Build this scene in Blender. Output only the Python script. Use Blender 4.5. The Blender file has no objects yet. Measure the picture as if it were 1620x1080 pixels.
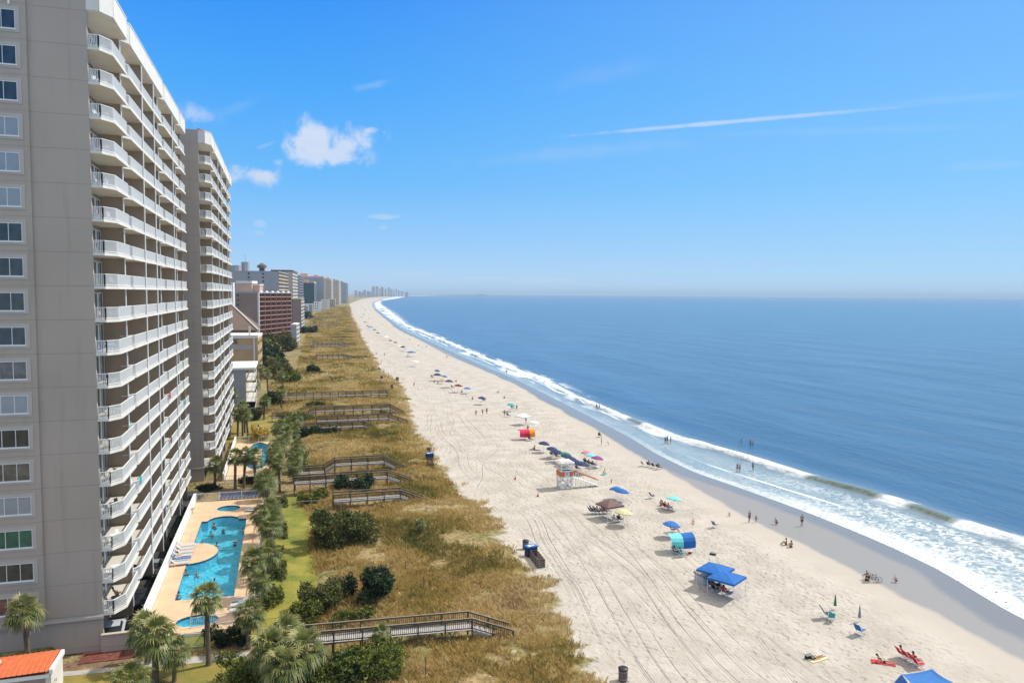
import bpy, bmesh, math, random
import numpy as np
from mathutils import Vector, Matrix, noise
random.seed(7); np.random.seed(7)
R = math.radians
sc = bpy.context.scene
col = sc.collection

# ---------------------------------------------------------------- camera
F = 1180.0; CH = 31.5
YAW = R(17.06); PITCH = math.atan(75 / F); ROLL = R(0.43)
fw = Vector((math.sin(YAW) * math.cos(PITCH), math.cos(YAW) * math.cos(PITCH), -math.sin(PITCH)))
rt = Vector((math.cos(YAW), -math.sin(YAW), 0)); up = rt.cross(fw)
r2 = rt * math.cos(ROLL) + up * math.sin(ROLL); u2 = -rt * math.sin(ROLL) + up * math.cos(ROLL)
cam = bpy.data.cameras.new('camera'); co = bpy.data.objects.new('camera', cam); col.objects.link(co)
cam.sensor_width = 36; cam.lens = 36 * F / 1620; cam.clip_end = 90000; cam.clip_start = 0.5
co.matrix_world = Matrix(((r2.x, u2.x, -fw.x, 0), (r2.y, u2.y, -fw.y, 0), (r2.z, u2.z, -fw.z, CH), (0, 0, 0, 1)))
sc.camera = co
def at(px, py, z=0.0):          # the point of the level z seen at a place of the photograph
    d = fw * F + r2 * (px - 810) - u2 * (py - 540)
    t = (z - CH) / d.z
    return Vector((0, 0, CH)) + d * t
def atY(px, py, Y):
    d = fw * F + r2 * (px - 810) - u2 * (py - 540)
    return Vector((0, 0, CH)) + d * (Y / d.y)
def dirpx(px, py):
    return (fw * F + r2 * (px - 810) - u2 * (py - 540)).normalized()

# ---------------------------------------------------------------- light
SUN_AZ = 81.0; SUN_EL = 50.0
SKY_STR = 0.085
w = bpy.data.worlds.new("World"); sc.world = w; w.use_nodes = True
nt = w.node_tree; nt.nodes.clear()
def N(tree, typ, **kw):
    n = tree.nodes.new(typ)
    for k, v in kw.items():
        if k == 'inp':
            for a, b in v.items():
                n.inputs[a].default_value = b
        else:
            setattr(n, k, v)
    return n
def math_n(tree, op, a, b=None, c=None, clamp=False):
    n = tree.nodes.new('ShaderNodeMath'); n.operation = op; n.use_clamp = clamp
    for i, v in enumerate((a, b, c)):
        if v is None: continue
        if isinstance(v, (int, float)): n.inputs[i].default_value = v
        else: tree.links.new(v, n.inputs[i])
    return n.outputs[0]
def vmath(tree, op, a, b=None):
    n = tree.nodes.new('ShaderNodeVectorMath'); n.operation = op
    for i, v in enumerate((a, b)):
        if v is None: continue
        if isinstance(v, (tuple, list, Vector)): n.inputs[i].default_value = tuple(v)
        else: tree.links.new(v, n.inputs[i])
    return n.outputs['Value'] if op == 'DOT_PRODUCT' else n.outputs[0]
def sstep(tree, v, a, b):
    n = tree.nodes.new('ShaderNodeMapRange'); n.interpolation_type = 'SMOOTHSTEP'
    n.inputs['From Min'].default_value = a; n.inputs['From Max'].default_value = b
    tree.links.new(v, n.inputs['Value']); return n.outputs[0]
def mixc(tree, f, a, b, mode='MIX'):
    n = tree.nodes.new('ShaderNodeMix'); n.data_type = 'RGBA'; n.blend_type = mode
    ins = [n.inputs[0], n.inputs[6], n.inputs[7]]
    for s, v in zip(ins, (f, a, b)):
        if isinstance(v, (int, float)): s.default_value = v
        elif isinstance(v, (tuple, list)): s.default_value = tuple(v) + ((1,) if len(v) == 3 else ())
        else: tree.links.new(v, s)
    return n.outputs[2]
sky = N(nt, 'ShaderNodeTexSky', sky_type='NISHITA', sun_disc=False)
sky.sun_elevation = R(SUN_EL); sky.sun_rotation = R(SUN_AZ)
sky.air_density = 1.0; sky.dust_density = 0.0; sky.ozone_density = 2.5; sky.altitude = 0
hs = N(nt, 'ShaderNodeHueSaturation', inp={'Hue': 0.5, 'Saturation': 1.28, 'Value': 1.0})
nt.links.new(sky.outputs[0], hs.inputs['Color'])
tc = N(nt, 'ShaderNodeTexCoord')
D = tc.outputs['Generated']
nz = N(nt, 'ShaderNodeTexNoise', inp={'Scale': 30.0, 'Detail': 7.0, 'Roughness': 0.62, 'Distortion': 0.4})
nt.links.new(D, nz.inputs['Vector'])
nz2 = N(nt, 'ShaderNodeTexNoise', inp={'Scale': 9.0, 'Detail': 3.0, 'Roughness': 0.5})
mp = N(nt, 'ShaderNodeMapping'); mp.inputs['Scale'].default_value = (1, 1, 3.0)
nt.links.new(D, mp.inputs['Vector']); nt.links.new(mp.outputs[0], nz2.inputs['Vector'])
cover = None
def cloud(px, py, wx, wy, amt, wob=0.9, ang=0.0, soft=0.5):
    """a soft cloud in direction (px,py), half sizes in photo pixels"""
    global cover
    c = dirpx(px, py)
    a = (r2 - c * r2.dot(c)).normalized(); b = c.cross(a) * -1
    b = a.cross(c).normalized()
    ca, sa = math.cos(ang), math.sin(ang)
    a2 = a * ca + b * sa; b2 = -a * sa + b * ca
    x = math_n(nt, 'MULTIPLY', vmath(nt, 'DOT_PRODUCT', D, a2), F / wx)
    y = math_n(nt, 'MULTIPLY', vmath(nt, 'DOT_PRODUCT', D, b2), F / wy)
    off = vmath(nt, 'DOT_PRODUCT', tuple(c), tuple(a2))
    rr = math_n(nt, 'ADD', math_n(nt, 'MULTIPLY', x, x), math_n(nt, 'MULTIPLY', y, y))
    rr = math_n(nt, 'SQRT', rr)
    f = math_n(nt, 'SUBTRACT', 1.0, rr)
    f = math_n(nt, 'ADD', f, math_n(nt, 'MULTIPLY', math_n(nt, 'SUBTRACT', nz.outputs['Fac'], 0.5), wob * 2))
    f = sstep(nt, f, 0.0, soft)
    front = math_n(nt, 'GREATER_THAN', vmath(nt, 'DOT_PRODUCT', D, tuple(c)), 0.3)
    f = math_n(nt, 'MULTIPLY', math_n(nt, 'MULTIPLY', f, amt), front)
    cover = f if cover is None else math_n(nt, 'MAXIMUM', cover, f)
cloud(494, 224, 54, 36, 0.86, 1.3, 0, .75)
cloud(556, 230, 52, 30, 0.78, 1.7, .35, .9)
cloud(512, 246, 68, 23, 0.80, 1.3, 0, .8)
cloud(416, 279, 52, 19, 0.88, 1.1, 0, .8)
cloud(439, 257, 12, 9, 0.35, 1.2, 0, 0.9)
cloud(305, 182, 50, 22, 0.65, 1.6, 0, 1.2)
cloud(370, 172, 70, 12, 0.10, 1.0, 0.35, 1.0)
cloud(608, 343, 28, 5, 0.35, 1.0)
cloud(586, 136, 34, 7, 0.16, 1.6, 0.2, 0.8)
cloud(606, 360, 8, 4, 0.25, 0.8)
cloud(412, 354, 12, 7, 0.25, 0.8); cloud(410, 369, 8, 4, 0.2, 0.8); cloud(420, 230, 22, 4, 0.18, 1.0, 0.35)
cloud(850, 443, 66, 5, 0.38, 1.2); cloud(765, 440, 50, 3, 0.28, 1.0); cloud(650, 433, 40, 5, 0.22, 1.0)
cloud(1165, 192, 290, 4.6, 0.5, 0.4, 0.088, 0.8)
cloud(1500, 158, 190, 8, 0.10, 0.5, 0.088, 1.0)
cloud(930, 240, 260, 16, 0.13, 0.7, 0.088, 1.0)
cloud(1300, 208, 320, 8, 0.08, 0.7, 0.03, 1.0)
cloud(960, 116, 130, 20, 0.09, 0.8, 0.2, 1.2)
cloud(1560, 262, 90, 8, 0.10, 0.8, 0.05, 1.0)
ccol = mixc(nt, nz2.outputs['Fac'], (6.2, 7.2, 9.2), (9.5, 10.0, 11.2))
sep = N(nt, 'ShaderNodeSeparateXYZ'); nt.links.new(D, sep.inputs[0])
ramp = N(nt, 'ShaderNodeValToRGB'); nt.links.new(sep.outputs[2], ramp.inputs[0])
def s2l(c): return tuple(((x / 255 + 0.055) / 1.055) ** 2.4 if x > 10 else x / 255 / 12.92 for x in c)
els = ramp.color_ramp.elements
stops = [(0.0, (186, 221, 252)), (0.06, (150, 204, 254)), (0.14, (106, 188, 255)), (0.25, (72, 170, 255)), (0.40, (34, 138, 250)), (0.47, (60, 140, 235)), (0.62, (205, 203, 196)), (1.0, (240, 228, 208))]  # last stops: warm white overhead, out of view, added to fill the shade
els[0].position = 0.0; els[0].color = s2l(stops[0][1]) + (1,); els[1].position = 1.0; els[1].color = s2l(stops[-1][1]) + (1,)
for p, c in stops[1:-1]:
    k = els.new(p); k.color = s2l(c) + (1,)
hi = math_n(nt, 'MULTIPLY_ADD', sstep(nt, sep.outputs[2], 0.46, 0.66), 9.0, 11.6)  # extra gain for the added overhead fill
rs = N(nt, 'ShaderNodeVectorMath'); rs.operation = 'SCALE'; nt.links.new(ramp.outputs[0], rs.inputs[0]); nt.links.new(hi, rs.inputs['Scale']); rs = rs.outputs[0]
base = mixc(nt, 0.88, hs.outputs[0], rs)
sh_ = (math.sin(R(SUN_AZ)), math.cos(R(SUN_AZ)), 0.25)
glow = math_n(nt, 'MULTIPLY', sstep(nt, vmath(nt, 'DOT_PRODUCT', D, sh_), 0.15, 1.05), 0.34)
base = mixc(nt, glow, base, (4.6, 8.6, 11.6))
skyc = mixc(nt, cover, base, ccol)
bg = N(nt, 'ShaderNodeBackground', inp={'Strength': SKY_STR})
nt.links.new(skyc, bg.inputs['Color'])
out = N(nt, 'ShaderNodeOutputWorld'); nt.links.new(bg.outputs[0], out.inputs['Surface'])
sl = bpy.data.lights.new('sun', 'SUN'); sl.energy = 4.2; sl.angle = R(0.53); sl.color = (1.0, 0.955, 0.88)
so = bpy.data.objects.new('sun', sl); col.objects.link(so); so.location = (0, 0, 80)
sd = Vector((math.cos(R(SUN_EL)) * math.sin(R(SUN_AZ)), math.cos(R(SUN_EL)) * math.cos(R(SUN_AZ)), math.sin(R(SUN_EL))))
so.rotation_euler = sd.to_track_quat('Z', 'Y').to_euler()
vs = sc.view_settings; vs.view_transform = 'Standard'; vs.look = 'None'; vs.gamma = 1.0; vs.exposure = 0.08
sc.cycles.max_bounces = 6; sc.cycles.transparent_max_bounces = 10; sc.cycles.volume_bounces = 0

# ---------------------------------------------------------------- helpers
class MB:
    def __init__(s): s.v = []; s.f = []; s.m = []
    def add(s, vs_, fs, mi=0):
        o = len(s.v); s.v += [tuple(p) for p in vs_]
        s.f += [tuple(o + i for i in f) for f in fs]; s.m += [mi] * len(fs)
    def box(s, x0, x1, y0, y1, z0, z1, mi=0):
        s.add([(x0, y0, z0), (x1, y0, z0), (x1, y1, z0), (x0, y1, z0), (x0, y0, z1), (x1, y0, z1), (x1, y1, z1), (x0, y1, z1)],
              [(0, 3, 2, 1), (4, 5, 6, 7), (0, 1, 5, 4), (1, 2, 6, 5), (2, 3, 7, 6), (3, 0, 4, 7)], mi)
    def bar(s, p, q, w_, h_, mi=0, upv=(0, 0, 1)):
        p = Vector(p); q = Vector(q); d = (q - p).normalized(); u = Vector(upv)
        if abs(d.dot(u)) > 0.98: u = Vector((0, 1, 0))
        sd_ = d.cross(u).normalized(); u = sd_.cross(d)
        a = sd_ * w_ / 2; b = u * h_ / 2
        s.add([p - a - b, p + a - b, p + a + b, p - a + b, q - a - b, q + a - b, q + a + b, q - a + b],
              [(0, 3, 2, 1), (4, 5, 6, 7), (0, 1, 5, 4), (1, 2, 6, 5), (2, 3, 7, 6), (3, 0, 4, 7)][::1], mi)
    def tube(s, pts, rad, n=8, mi=0, cap=True):
        pts = [Vector(p) for p in pts]
        if not hasattr(rad, '__len__'): rad = [rad] * len(pts)
        o = len(s.v); vs_ = []
        for i, p in enumerate(pts):
            d = (pts[min(i + 1, len(pts) - 1)] - pts[max(i - 1, 0)]).normalized()
            u = Vector((1, 0, 0)) if abs(d.z) > 0.9 else Vector((0, 0, 1))
            a = d.cross(u).normalized(); b = d.cross(a)
            for k in range(n):
                t = 2 * math.pi * k / n
                vs_.append(p + (a * math.cos(t) + b * math.sin(t)) * rad[i])
        fs = []
        for i in range(len(pts) - 1):
            for k in range(n):
                k2 = (k + 1) % n
                fs.append((i * n + k, i * n + k2, (i + 1) * n + k2, (i + 1) * n + k))
        if cap:
            fs.append(tuple(range(n))[::-1]); fs.append(tuple((len(pts) - 1) * n + k for k in range(n)))
        s.add(vs_, fs, mi)
    def prism(s, poly, z0, z1, mi=0):
        n = len(poly)
        vs_ = [(x, y, z0) for x, y in poly] + [(x, y, z1) for x, y in poly]
        s.add(vs_, [tuple(range(n))[::-1], tuple(range(n, 2 * n))] + [(i, (i + 1) % n, n + (i + 1) % n, n + i) for i in range(n)], mi)
    def ball(s, c, rx, ry, rz, nu=10, nv=6, mi=0, z0=-1.0):
        vs_ = []; fs = []
        for j in range(nv + 1):
            t = -math.pi / 2 + math.pi * j / nv
            sn = max(math.sin(t), z0)
            for i in range(nu):
                a = 2 * math.pi * i / nu
                vs_.append((c[0] + rx * math.cos(t) * math.cos(a), c[1] + ry * math.cos(t) * math.sin(a), c[2] + rz * sn))
        for j in range(nv):
            for i in range(nu):
                i2 = (i + 1) % nu
                fs.append((j * nu + i, j * nu + i2, (j + 1) * nu + i2, (j + 1) * nu + i))
        s.add(vs_, fs, mi)
    def build(s, name, mats, parent=None, smooth=False):
        me = bpy.data.meshes.new(name)
        me.from_pydata(s.v, [], s.f)
        if not isinstance(mats, (list, tuple)): mats = [mats]
        for m in mats: me.materials.append(m)
        me.polygons.foreach_set('material_index', s.m)
        if smooth: me.polygons.foreach_set('use_smooth', [True] * len(s.f))
        me.update()
        o = bpy.data.objects.new(name, me); col.objects.link(o)
        if parent: o.parent = parent
        return o
def npmesh(name, V, Fq, mats, parent=None, tone=None, smooth=False, attrs=None):
    """V (n,3) array, Fq (m,k) array of faces"""
    me = bpy.data.meshes.new(name)
    k = Fq.shape[1]
    me.vertices.add(len(V)); me.vertices.foreach_set('co', np.asarray(V, dtype=np.float32).ravel())
    me.loops.add(Fq.size); me.loops.foreach_set('vertex_index', Fq.astype(np.int32).ravel())
    me.polygons.add(len(Fq)); me.polygons.foreach_set('loop_start', np.arange(0, Fq.size, k, dtype=np.int32))
    me.polygons.foreach_set('loop_total', np.full(len(Fq), k, dtype=np.int32))
    if smooth: me.polygons.foreach_set('use_smooth', np.ones(len(Fq), dtype=bool))
    for m in (mats if isinstance(mats, (list, tuple)) else [mats]): me.materials.append(m)
    if tone is not None:
        at_ = me.attributes.new('tone', 'FLOAT', 'POINT'); at_.data.foreach_set('value', np.asarray(tone, dtype=np.float32))
    for nm, arr in (attrs or {}).items():
        at_ = me.attributes.new(nm, 'FLOAT', 'POINT'); at_.data.foreach_set('value', np.asarray(arr, dtype=np.float32))
    me.update(); me.validate()
    o = bpy.data.objects.new(name, me); col.objects.link(o)
    if parent: o.parent = parent
    return o
def tag(o, label=None, cat=None, group=None, kind=None):
    if label: o['label'] = label
    if cat: o['category'] = cat
    if group: o['group'] = group
    if kind: o['kind'] = kind
    return o
def empty(name, loc=(0, 0, 0), rz=0.0, label=None, cat=None, group=None):
    o = bpy.data.objects.new(name, None); col.objects.link(o); o.location = loc; o.rotation_euler = (0, 0, rz)
    o.empty_display_size = 0.3
    return tag(o, label, cat, group)
def copy_tree(o, parent=None):
    c = o.copy(); col.objects.link(c)
    if parent: c.parent = parent
    for ch in list(o.children): copy_tree(ch, c)
    return c
def place(proto, loc, rz=0.0, label=None, group=None, sc_=1.0, cat=None):
    """the first placing uses the source itself, later ones copies of it"""
    if proto.get('_used'): o = copy_tree(proto)
    else: o = proto; o['_used'] = 1
    o.location = loc; o.rotation_euler = (0, 0, rz); o.scale = (sc_, sc_, sc_)
    tag(o, label, cat, group)
    return o

# ---------------------------------------------------------------- materials
_mc = {}
def mat(name, c, rough=0.7, var=0.12, scale=0.6, bump=0.0, bscale=12.0, metal=0.0, c2=None, spec=0.4, trans=0.0):
    if name in _mc: return _mc[name]
    m = bpy.data.materials.new(name); m.use_nodes = True; t = m.node_tree; b = t.nodes['Principled BSDF']
    b.inputs['Roughness'].default_value = rough; b.inputs['Metallic'].default_value = metal
    b.inputs['Specular IOR Level'].default_value = spec
    tc_ = N(t, 'ShaderNodeTexCoord')
    n1 = N(t, 'ShaderNodeTexNoise', inp={'Scale': scale, 'Detail': 5.0, 'Roughness': 0.6})
    t.links.new(tc_.outputs['Object'], n1.inputs['Vector'])
    if c2 is None:
        a_ = tuple(max(0, x * (1 - var)) for x in c); b_ = tuple(min(1, x * (1 + var)) for x in c)
    else: a_, b_ = c, c2
    f = sstep(t, n1.outputs['Fac'], 0.3, 0.7)
    t.links.new(mixc(t, f, a_, b_), b.inputs['Base Color'])
    if bump:
        n2 = N(t, 'ShaderNodeTexNoise', inp={'Scale': bscale, 'Detail': 4.0})
        t.links.new(tc_.outputs['Object'], n2.inputs['Vector'])
        bp = N(t, 'ShaderNodeBump', inp={'Strength': 1.0, 'Distance': bump}); t.links.new(n2.outputs['Fac'], bp.inputs['Height'])
        t.links.new(bp.outputs[0], b.inputs['Normal'])
    if trans:
        b.inputs['Transmission Weight'].default_value = trans
    _mc[name] = m
    return m
def tonemat(name, stops, rough=0.7, transl=0.0):
    m = bpy.data.materials.new(name); m.use_nodes = True; t = m.node_tree; b = t.nodes['Principled BSDF']
    b.inputs['Roughness'].default_value = rough; b.inputs['Specular IOR Level'].default_value = 0.25
    a_ = N(t, 'ShaderNodeAttribute', attribute_name='tone')
    r_ = N(t, 'ShaderNodeValToRGB'); e = r_.color_ramp.elements
    e[0].position = stops[0][0]; e[0].color = stops[0][1] + (1,); e[1].position = stops[-1][0]; e[1].color = stops[-1][1] + (1,)
    for p, c in stops[1:-1]:
        k = e.new(p); k.color = c + (1,)
    t.links.new(a_.outputs['Fac'], r_.inputs[0]); t.links.new(r_.outputs[0], b.inputs['Base Color'])
    if transl:
        tr = N(t, 'ShaderNodeBsdfTranslucent'); t.links.new(r_.outputs[0], tr.inputs['Color'])
        mx = N(t, 'ShaderNodeMixShader'); mx.inputs[0].default_value = transl
        o_ = t.nodes['Material Output']
        t.links.new(b.outputs[0], mx.inputs[1]); t.links.new(tr.outputs[0], mx.inputs[2]); t.links.new(mx.outputs[0], o_.inputs['Surface'])
    return m
exec_order = 0

# ---------------------------------------------------------------- coast curves (X of each line as a function of Y)
def curve(pts):
    ys = np.array([p[1] for p in pts]); xs = np.array([p[0] for p in pts])
    i = np.argsort(ys); ys = ys[i]; xs = xs[i]
    def f(y):
        y = np.asarray(y, dtype=float)
        return np.interp(y, ys, xs)
    return f
def smoothc(f, wfac=0.12, wmin=8.0):
    def g(y):
        y = np.asarray(y, dtype=float); acc = 0
        for k in (-1, -0.5, 0, 0.5, 1):
            acc = acc + f(y + k * np.maximum(wmin, y * wfac)) * (0.1, 0.25, 0.3, 0.25, 0.1)[int((k + 1) * 2)]
        return acc
    return g
far = [(1080., 8000.), (2350., 12000.), (3000., 14000.)]
XD = smoothc(curve([(23.5, -60), (24.5, 54), (25.2, 62), (26.8, 74), (26.6, 88), (28.6, 99), (26.7, 110), (26.7, 129), (28.4, 145), (27.5, 162), (31, 190), (34.3, 209), (38, 250), (38.9, 272), (36.5, 295), (41.3, 351), (49.7, 491), (87.3, 1028), (187, 2246), (437, 4317)] + far), 0.03, 3)
XW = smoothc(curve([(60, -60), (61, 47), (62, 60), (62.9, 78), (62.6, 90), (63.4, 96), (66, 124), (68.7, 151), (73.7, 187), (77.2, 219), (78.5, 263), (79.2, 327), (80.5, 381), (91.8, 559), (117.6, 902), (163, 1413), (257, 2263), (555, 4398)] + [(x + 60, y) for x, y in far]), 0.04, 6)
XF = smoothc(curve([(69, -60), (70.5, 54.5), (74.2, 67), (75, 77), (74.7, 90), (72.8, 105), (70.8, 117), (71.6, 133), (74.2, 150), (76.2, 176), (78.9, 211), (82.9, 262), (85.0, 326), (90.0, 426), (99.2, 637), (133.8, 1026), (186, 1593), (276, 2408), (575, 4412)] + [(x + 90, y) for x, y in far]), 0.03, 4)
XB = smoothc(curve([(93, -60), (90.6, 70.5), (90.0, 86), (89.1, 100), (87.1, 112), (85.3, 130), (82.8, 148), (84, 174), (84.6, 200), (88, 235), (92, 260), (93, 309), (99, 423), (104, 482), (115, 724), (164, 1189), (250, 2023), (365, 2990), (640, 4412)] + [(x + 190, y) for x, y in far]), 0.03, 4)

_dn = {}
def hz1(x, y):
    """height of the land"""
    xd = float(XD(y)); z = 0.0
    if x < xd + 1.5 and x > 1.0 and y > -100:
        t = min(1, max(0, (x - 2.0) / 5.0)) * min(1, max(0, (xd + 1.5 - x) / 6.0))
        t = t * t * (3 - 2 * t)
        n = noise.noise((x * 0.11, y * 0.09, 1.3)) + 0.5 * noise.noise((x * 0.3, y * 0.27, 4.1))
        z += t * (0.75 + 0.8 * n)
        z = max(z, -0.1)
    if x < 3.0:      # the lower ground south of the pool terrace and beside the tower
        a = min(1, max(0, (73.5 - y) / 3.0)); b = min(1, max(0, (3.0 - x) / 3.0))
        z -= 0.9 * a * b
        if -19.5 < x < -12.8 and 70 < y < 131: z = -1.0
    xw = float(XW(y)); xf = float(XF(y))
    if (-12.6 < x < -3.4 and 72.8 < y < 118.4) or (-9.4 < x < -2.4 and 131.7 < y < 163.3): z = -2.2
    if x > xw: z = -0.18 * min(1, (x - xw) / max(xf - xw, 1))
    if x > xf: z = -0.18 - min(1.6, (x - xf) * 0.045)
    return z
SEA = -0.16

# row positions used by both ground and sea
def rows(y0, y1, s0, g, cap):
    out = [y0]; s = s0
    while out[-1] < y1:
        if out[-1] > 230: s = min(s * g, cap)
        out.append(out[-1] + s)
    return np.array(out)

# ---------------------------------------------------------------- ground
def ground_material():
    m = bpy.data.materials.new('sand_and_dune_ground'); m.use_nodes = True; t = m.node_tree; b = t.nodes['Principled BSDF']
    A = lambda n: N(t, 'ShaderNodeAttribute', attribute_name=n).outputs['Fac']
    ed, ew, ef, yy = A('e_dune'), A('e_wet'), A('e_front'), A('along')
    tc_ = N(t, 'ShaderNodeTexCoord'); P = tc_.outputs['Object']
    def noi(vec, scale, det=4.0, rough=0.55, dist=0.0):
        n = N(t, 'ShaderNodeTexNoise', inp={'Scale': scale, 'Detail': det, 'Roughness': rough, 'Distortion': dist}); t.links.new(vec, n.inputs['Vector']); return n.outputs['Fac']
    def cen(v, k): return math_n(t, 'MULTIPLY', math_n(t, 'SUBTRACT', v, 0.5), k)
    big = noi(P, 0.035, 3); mid = noi(P, 0.25, 4); fine = noi(P, 1.6, 5, 0.65); grain = noi(P, 9.0, 3, 0.7)
    # dry sand
    sand = mixc(t, sstep(t, mid, 0.3, 0.7), (0.41, 0.37, 0.315), (0.51, 0.465, 0.405))
    sand = mixc(t, math_n(t, 'MULTIPLY', sstep(t, fine, 0.50, 0.75), 0.5), sand, (0.33, 0.285, 0.23))
    # wrack line
    wl = math_n(t, 'ADD', math_n(t, 'ADD', ew, 10.5), math_n(t, 'ADD', cen(big, 7), cen(mid, 3)))
    band = math_n(t, 'SUBTRACT', 1.0, sstep(t, math_n(t, 'ABSOLUTE', wl), 0.0, 2.6))
    wr = math_n(t, 'MULTIPLY', band, sstep(t, noi(P, 2.6, 5, 0.75), 0.52, 0.66))
    sand = mixc(t, math_n(t, 'MULTIPLY', wr, 0.8), sand, (0.20, 0.175, 0.145))
    # coordinates running along the beach
    cx = N(t, 'ShaderNodeCombineXYZ'); t.links.new(ed, cx.inputs[0]); t.links.new(yy, cx.inputs[1])
    C = cx.outputs[0]
    def tracks(seed, kx, amp, ky, thr, wnoise):
        mpn = N(t, 'ShaderNodeMapping'); mpn.inputs['Location'].default_value = (seed * 3.1, seed * 7.7, seed); mpn.inputs['Scale'].default_value = (0.022, 0.012, 1)
        t.links.new(C, mpn.inputs[0])
        wv = cen(noi(mpn.outputs[0], 1.0, 2, 0.4), amp)
        xx = math_n(t, 'ADD', ed, wv)
        cb = N(t, 'ShaderNodeCombineXYZ'); t.links.new(math_n(t, 'MULTIPLY', xx, kx), cb.inputs[0]); t.links.new(math_n(t, 'MULTIPLY', yy, ky), cb.inputs[1]); cb.inputs[2].default_value = seed
        v = noi(cb.outputs[0], 1.0, 3, 0.55)
        return math_n(t, 'MULTIPLY', sstep(t, v, thr, thr + 0.13), sstep(t, noi(mpn.outputs[0], 2.1, 2, 0.4), 0.36, 0.52))
    t1 = tracks(1.0, 1.5, 26, 0.006, 0.55, 0); t2 = tracks(5.0, 1.1, 44, 0.005, 0.57, 0); t3 = tracks(9.0, 2.2, 18, 0.008, 0.57, 0); t4 = tracks(13.0, 1.1, 60, 0.010, 0.64, 0)
    zone = math_n(t, 'MULTIPLY', sstep(t, ed, 1.0, 4.0), math_n(t, 'SUBTRACT', 1.0, sstep(t, math_n(t, 'ADD', ed, cen(big, 12)), 14.0, 24.0)))
    tr = math_n(t, 'MAXIMUM', math_n(t, 'MAXIMUM', t4, t1), math_n(t, 'MAXIMUM', t2, t3))
    tr = math_n(t, 'MULTIPLY', tr, zone)
    # damp and wet sand
    wob = math_n(t, 'ADD', cen(big, 5.0), cen(mid, 1.2))
    damp = sstep(t, math_n(t, 'ADD', ew, cen(big, 3.0)), -7.5, -1.0)
    wet = sstep(t, math_n(t, 'ADD', ew, cen(mid, 1.6)), -0.5, 0.6)
    wet2 = sstep(t, math_n(t, 'ADD', math_n(t, 'ADD', ef, 5.0), wob), -0.7, 0.9)
    c = mixc(t, math_n(t, 'MULTIPLY', damp, 0.85), sand, (0.43, 0.385, 0.33))
    c = mixc(t, wet, c, (0.265, 0.25, 0.235)); c = mixc(t, wet2, c, (0.20, 0.195, 0.19))
    # dune soil
    rag = N(t, 'ShaderNodeMapping'); rag.inputs['Scale'].default_value = (0.25, 1.0, 1); t.links.new(P, rag.inputs[0])
    e2 = math_n(t, 'ADD', ed, math_n(t, 'ADD', cen(noi(rag.outputs[0], 0.35, 4, 0.6), 9.0), cen(fine, 1.5)))
    veg = math_n(t, 'SUBTRACT', 1.0, sstep(t, e2, -1.2, 0.5))
    soil = mixc(t, sstep(t, fine, 0.35, 0.65), (0.17, 0.13, 0.055), (0.36, 0.27, 0.13))
    soil = mixc(t, sstep(t, noi(P, 0.09, 3), 0.45, 0.62), soil, mixc(t, sstep(t, fine, 0.35, 0.65), (0.12, 0.12, 0.035), (0.26, 0.21, 0.08)))
    soil = mixc(t, sstep(t, noi(P, 0.5, 4, 0.65), 0.63, 0.70), soil, (0.47, 0.40, 0.30))
    soil = mixc(t, sstep(t, noi(P, 0.16, 3, 0.6), 0.58, 0.68), soil, (0.19, 0.12, 0.07))
    c = mixc(t, veg, c, soil)
    t.links.new(c, b.inputs['Base Color'])
    ro = mixc(t, wet, (0.9,) * 3, (0.42,) * 3); ro = mixc(t, wet2, ro, (0.24,) * 3); ro = mixc(t, veg, ro, (0.95,) * 3)
    t.links.new(ro, b.inputs['Roughness']); b.inputs['Specular IOR Level'].default_value = 0.35
    # relief: footprints, tracks, grain
    vo = N(t, 'ShaderNodeTexVoronoi', inp={'Scale': 1.5}); vo.feature = 'SMOOTH_F1'
    vw = vmath(t, 'ADD', P, None)
    t.links.new(vw, vo.inputs['Vector'])
    foot = sstep(t, vo.outputs['Distance'], 0.15, 0.42)
    dry = math_n(t, 'SUBTRACT', 1.0, damp)
    fmask = math_n(t, 'MULTIPLY', dry, sstep(t, noi(P, 0.12, 3), 0.33, 0.5))
    h = math_n(t, 'MULTIPLY', math_n(t, 'MULTIPLY', foot, fmask), 0.11)
    h = math_n(t, 'ADD', h, math_n(t, 'MULTIPLY', math_n(t, 'MULTIPLY', fine, dry), 0.22))
    h = math_n(t, 'ADD', h, math_n(t, 'MULTIPLY', math_n(t, 'MULTIPLY', grain, dry), 0.02))
    h = math_n(t, 'SUBTRACT', h, math_n(t, 'MULTIPLY', tr, 0.13))
    bp = N(t, 'ShaderNodeBump', inp={'Strength': 1.0, 'Distance': 1.0}); t.links.new(h, bp.inputs['Height'])
    t.links.new(bp.outputs[0], b.inputs['Normal'])
    return m
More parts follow.
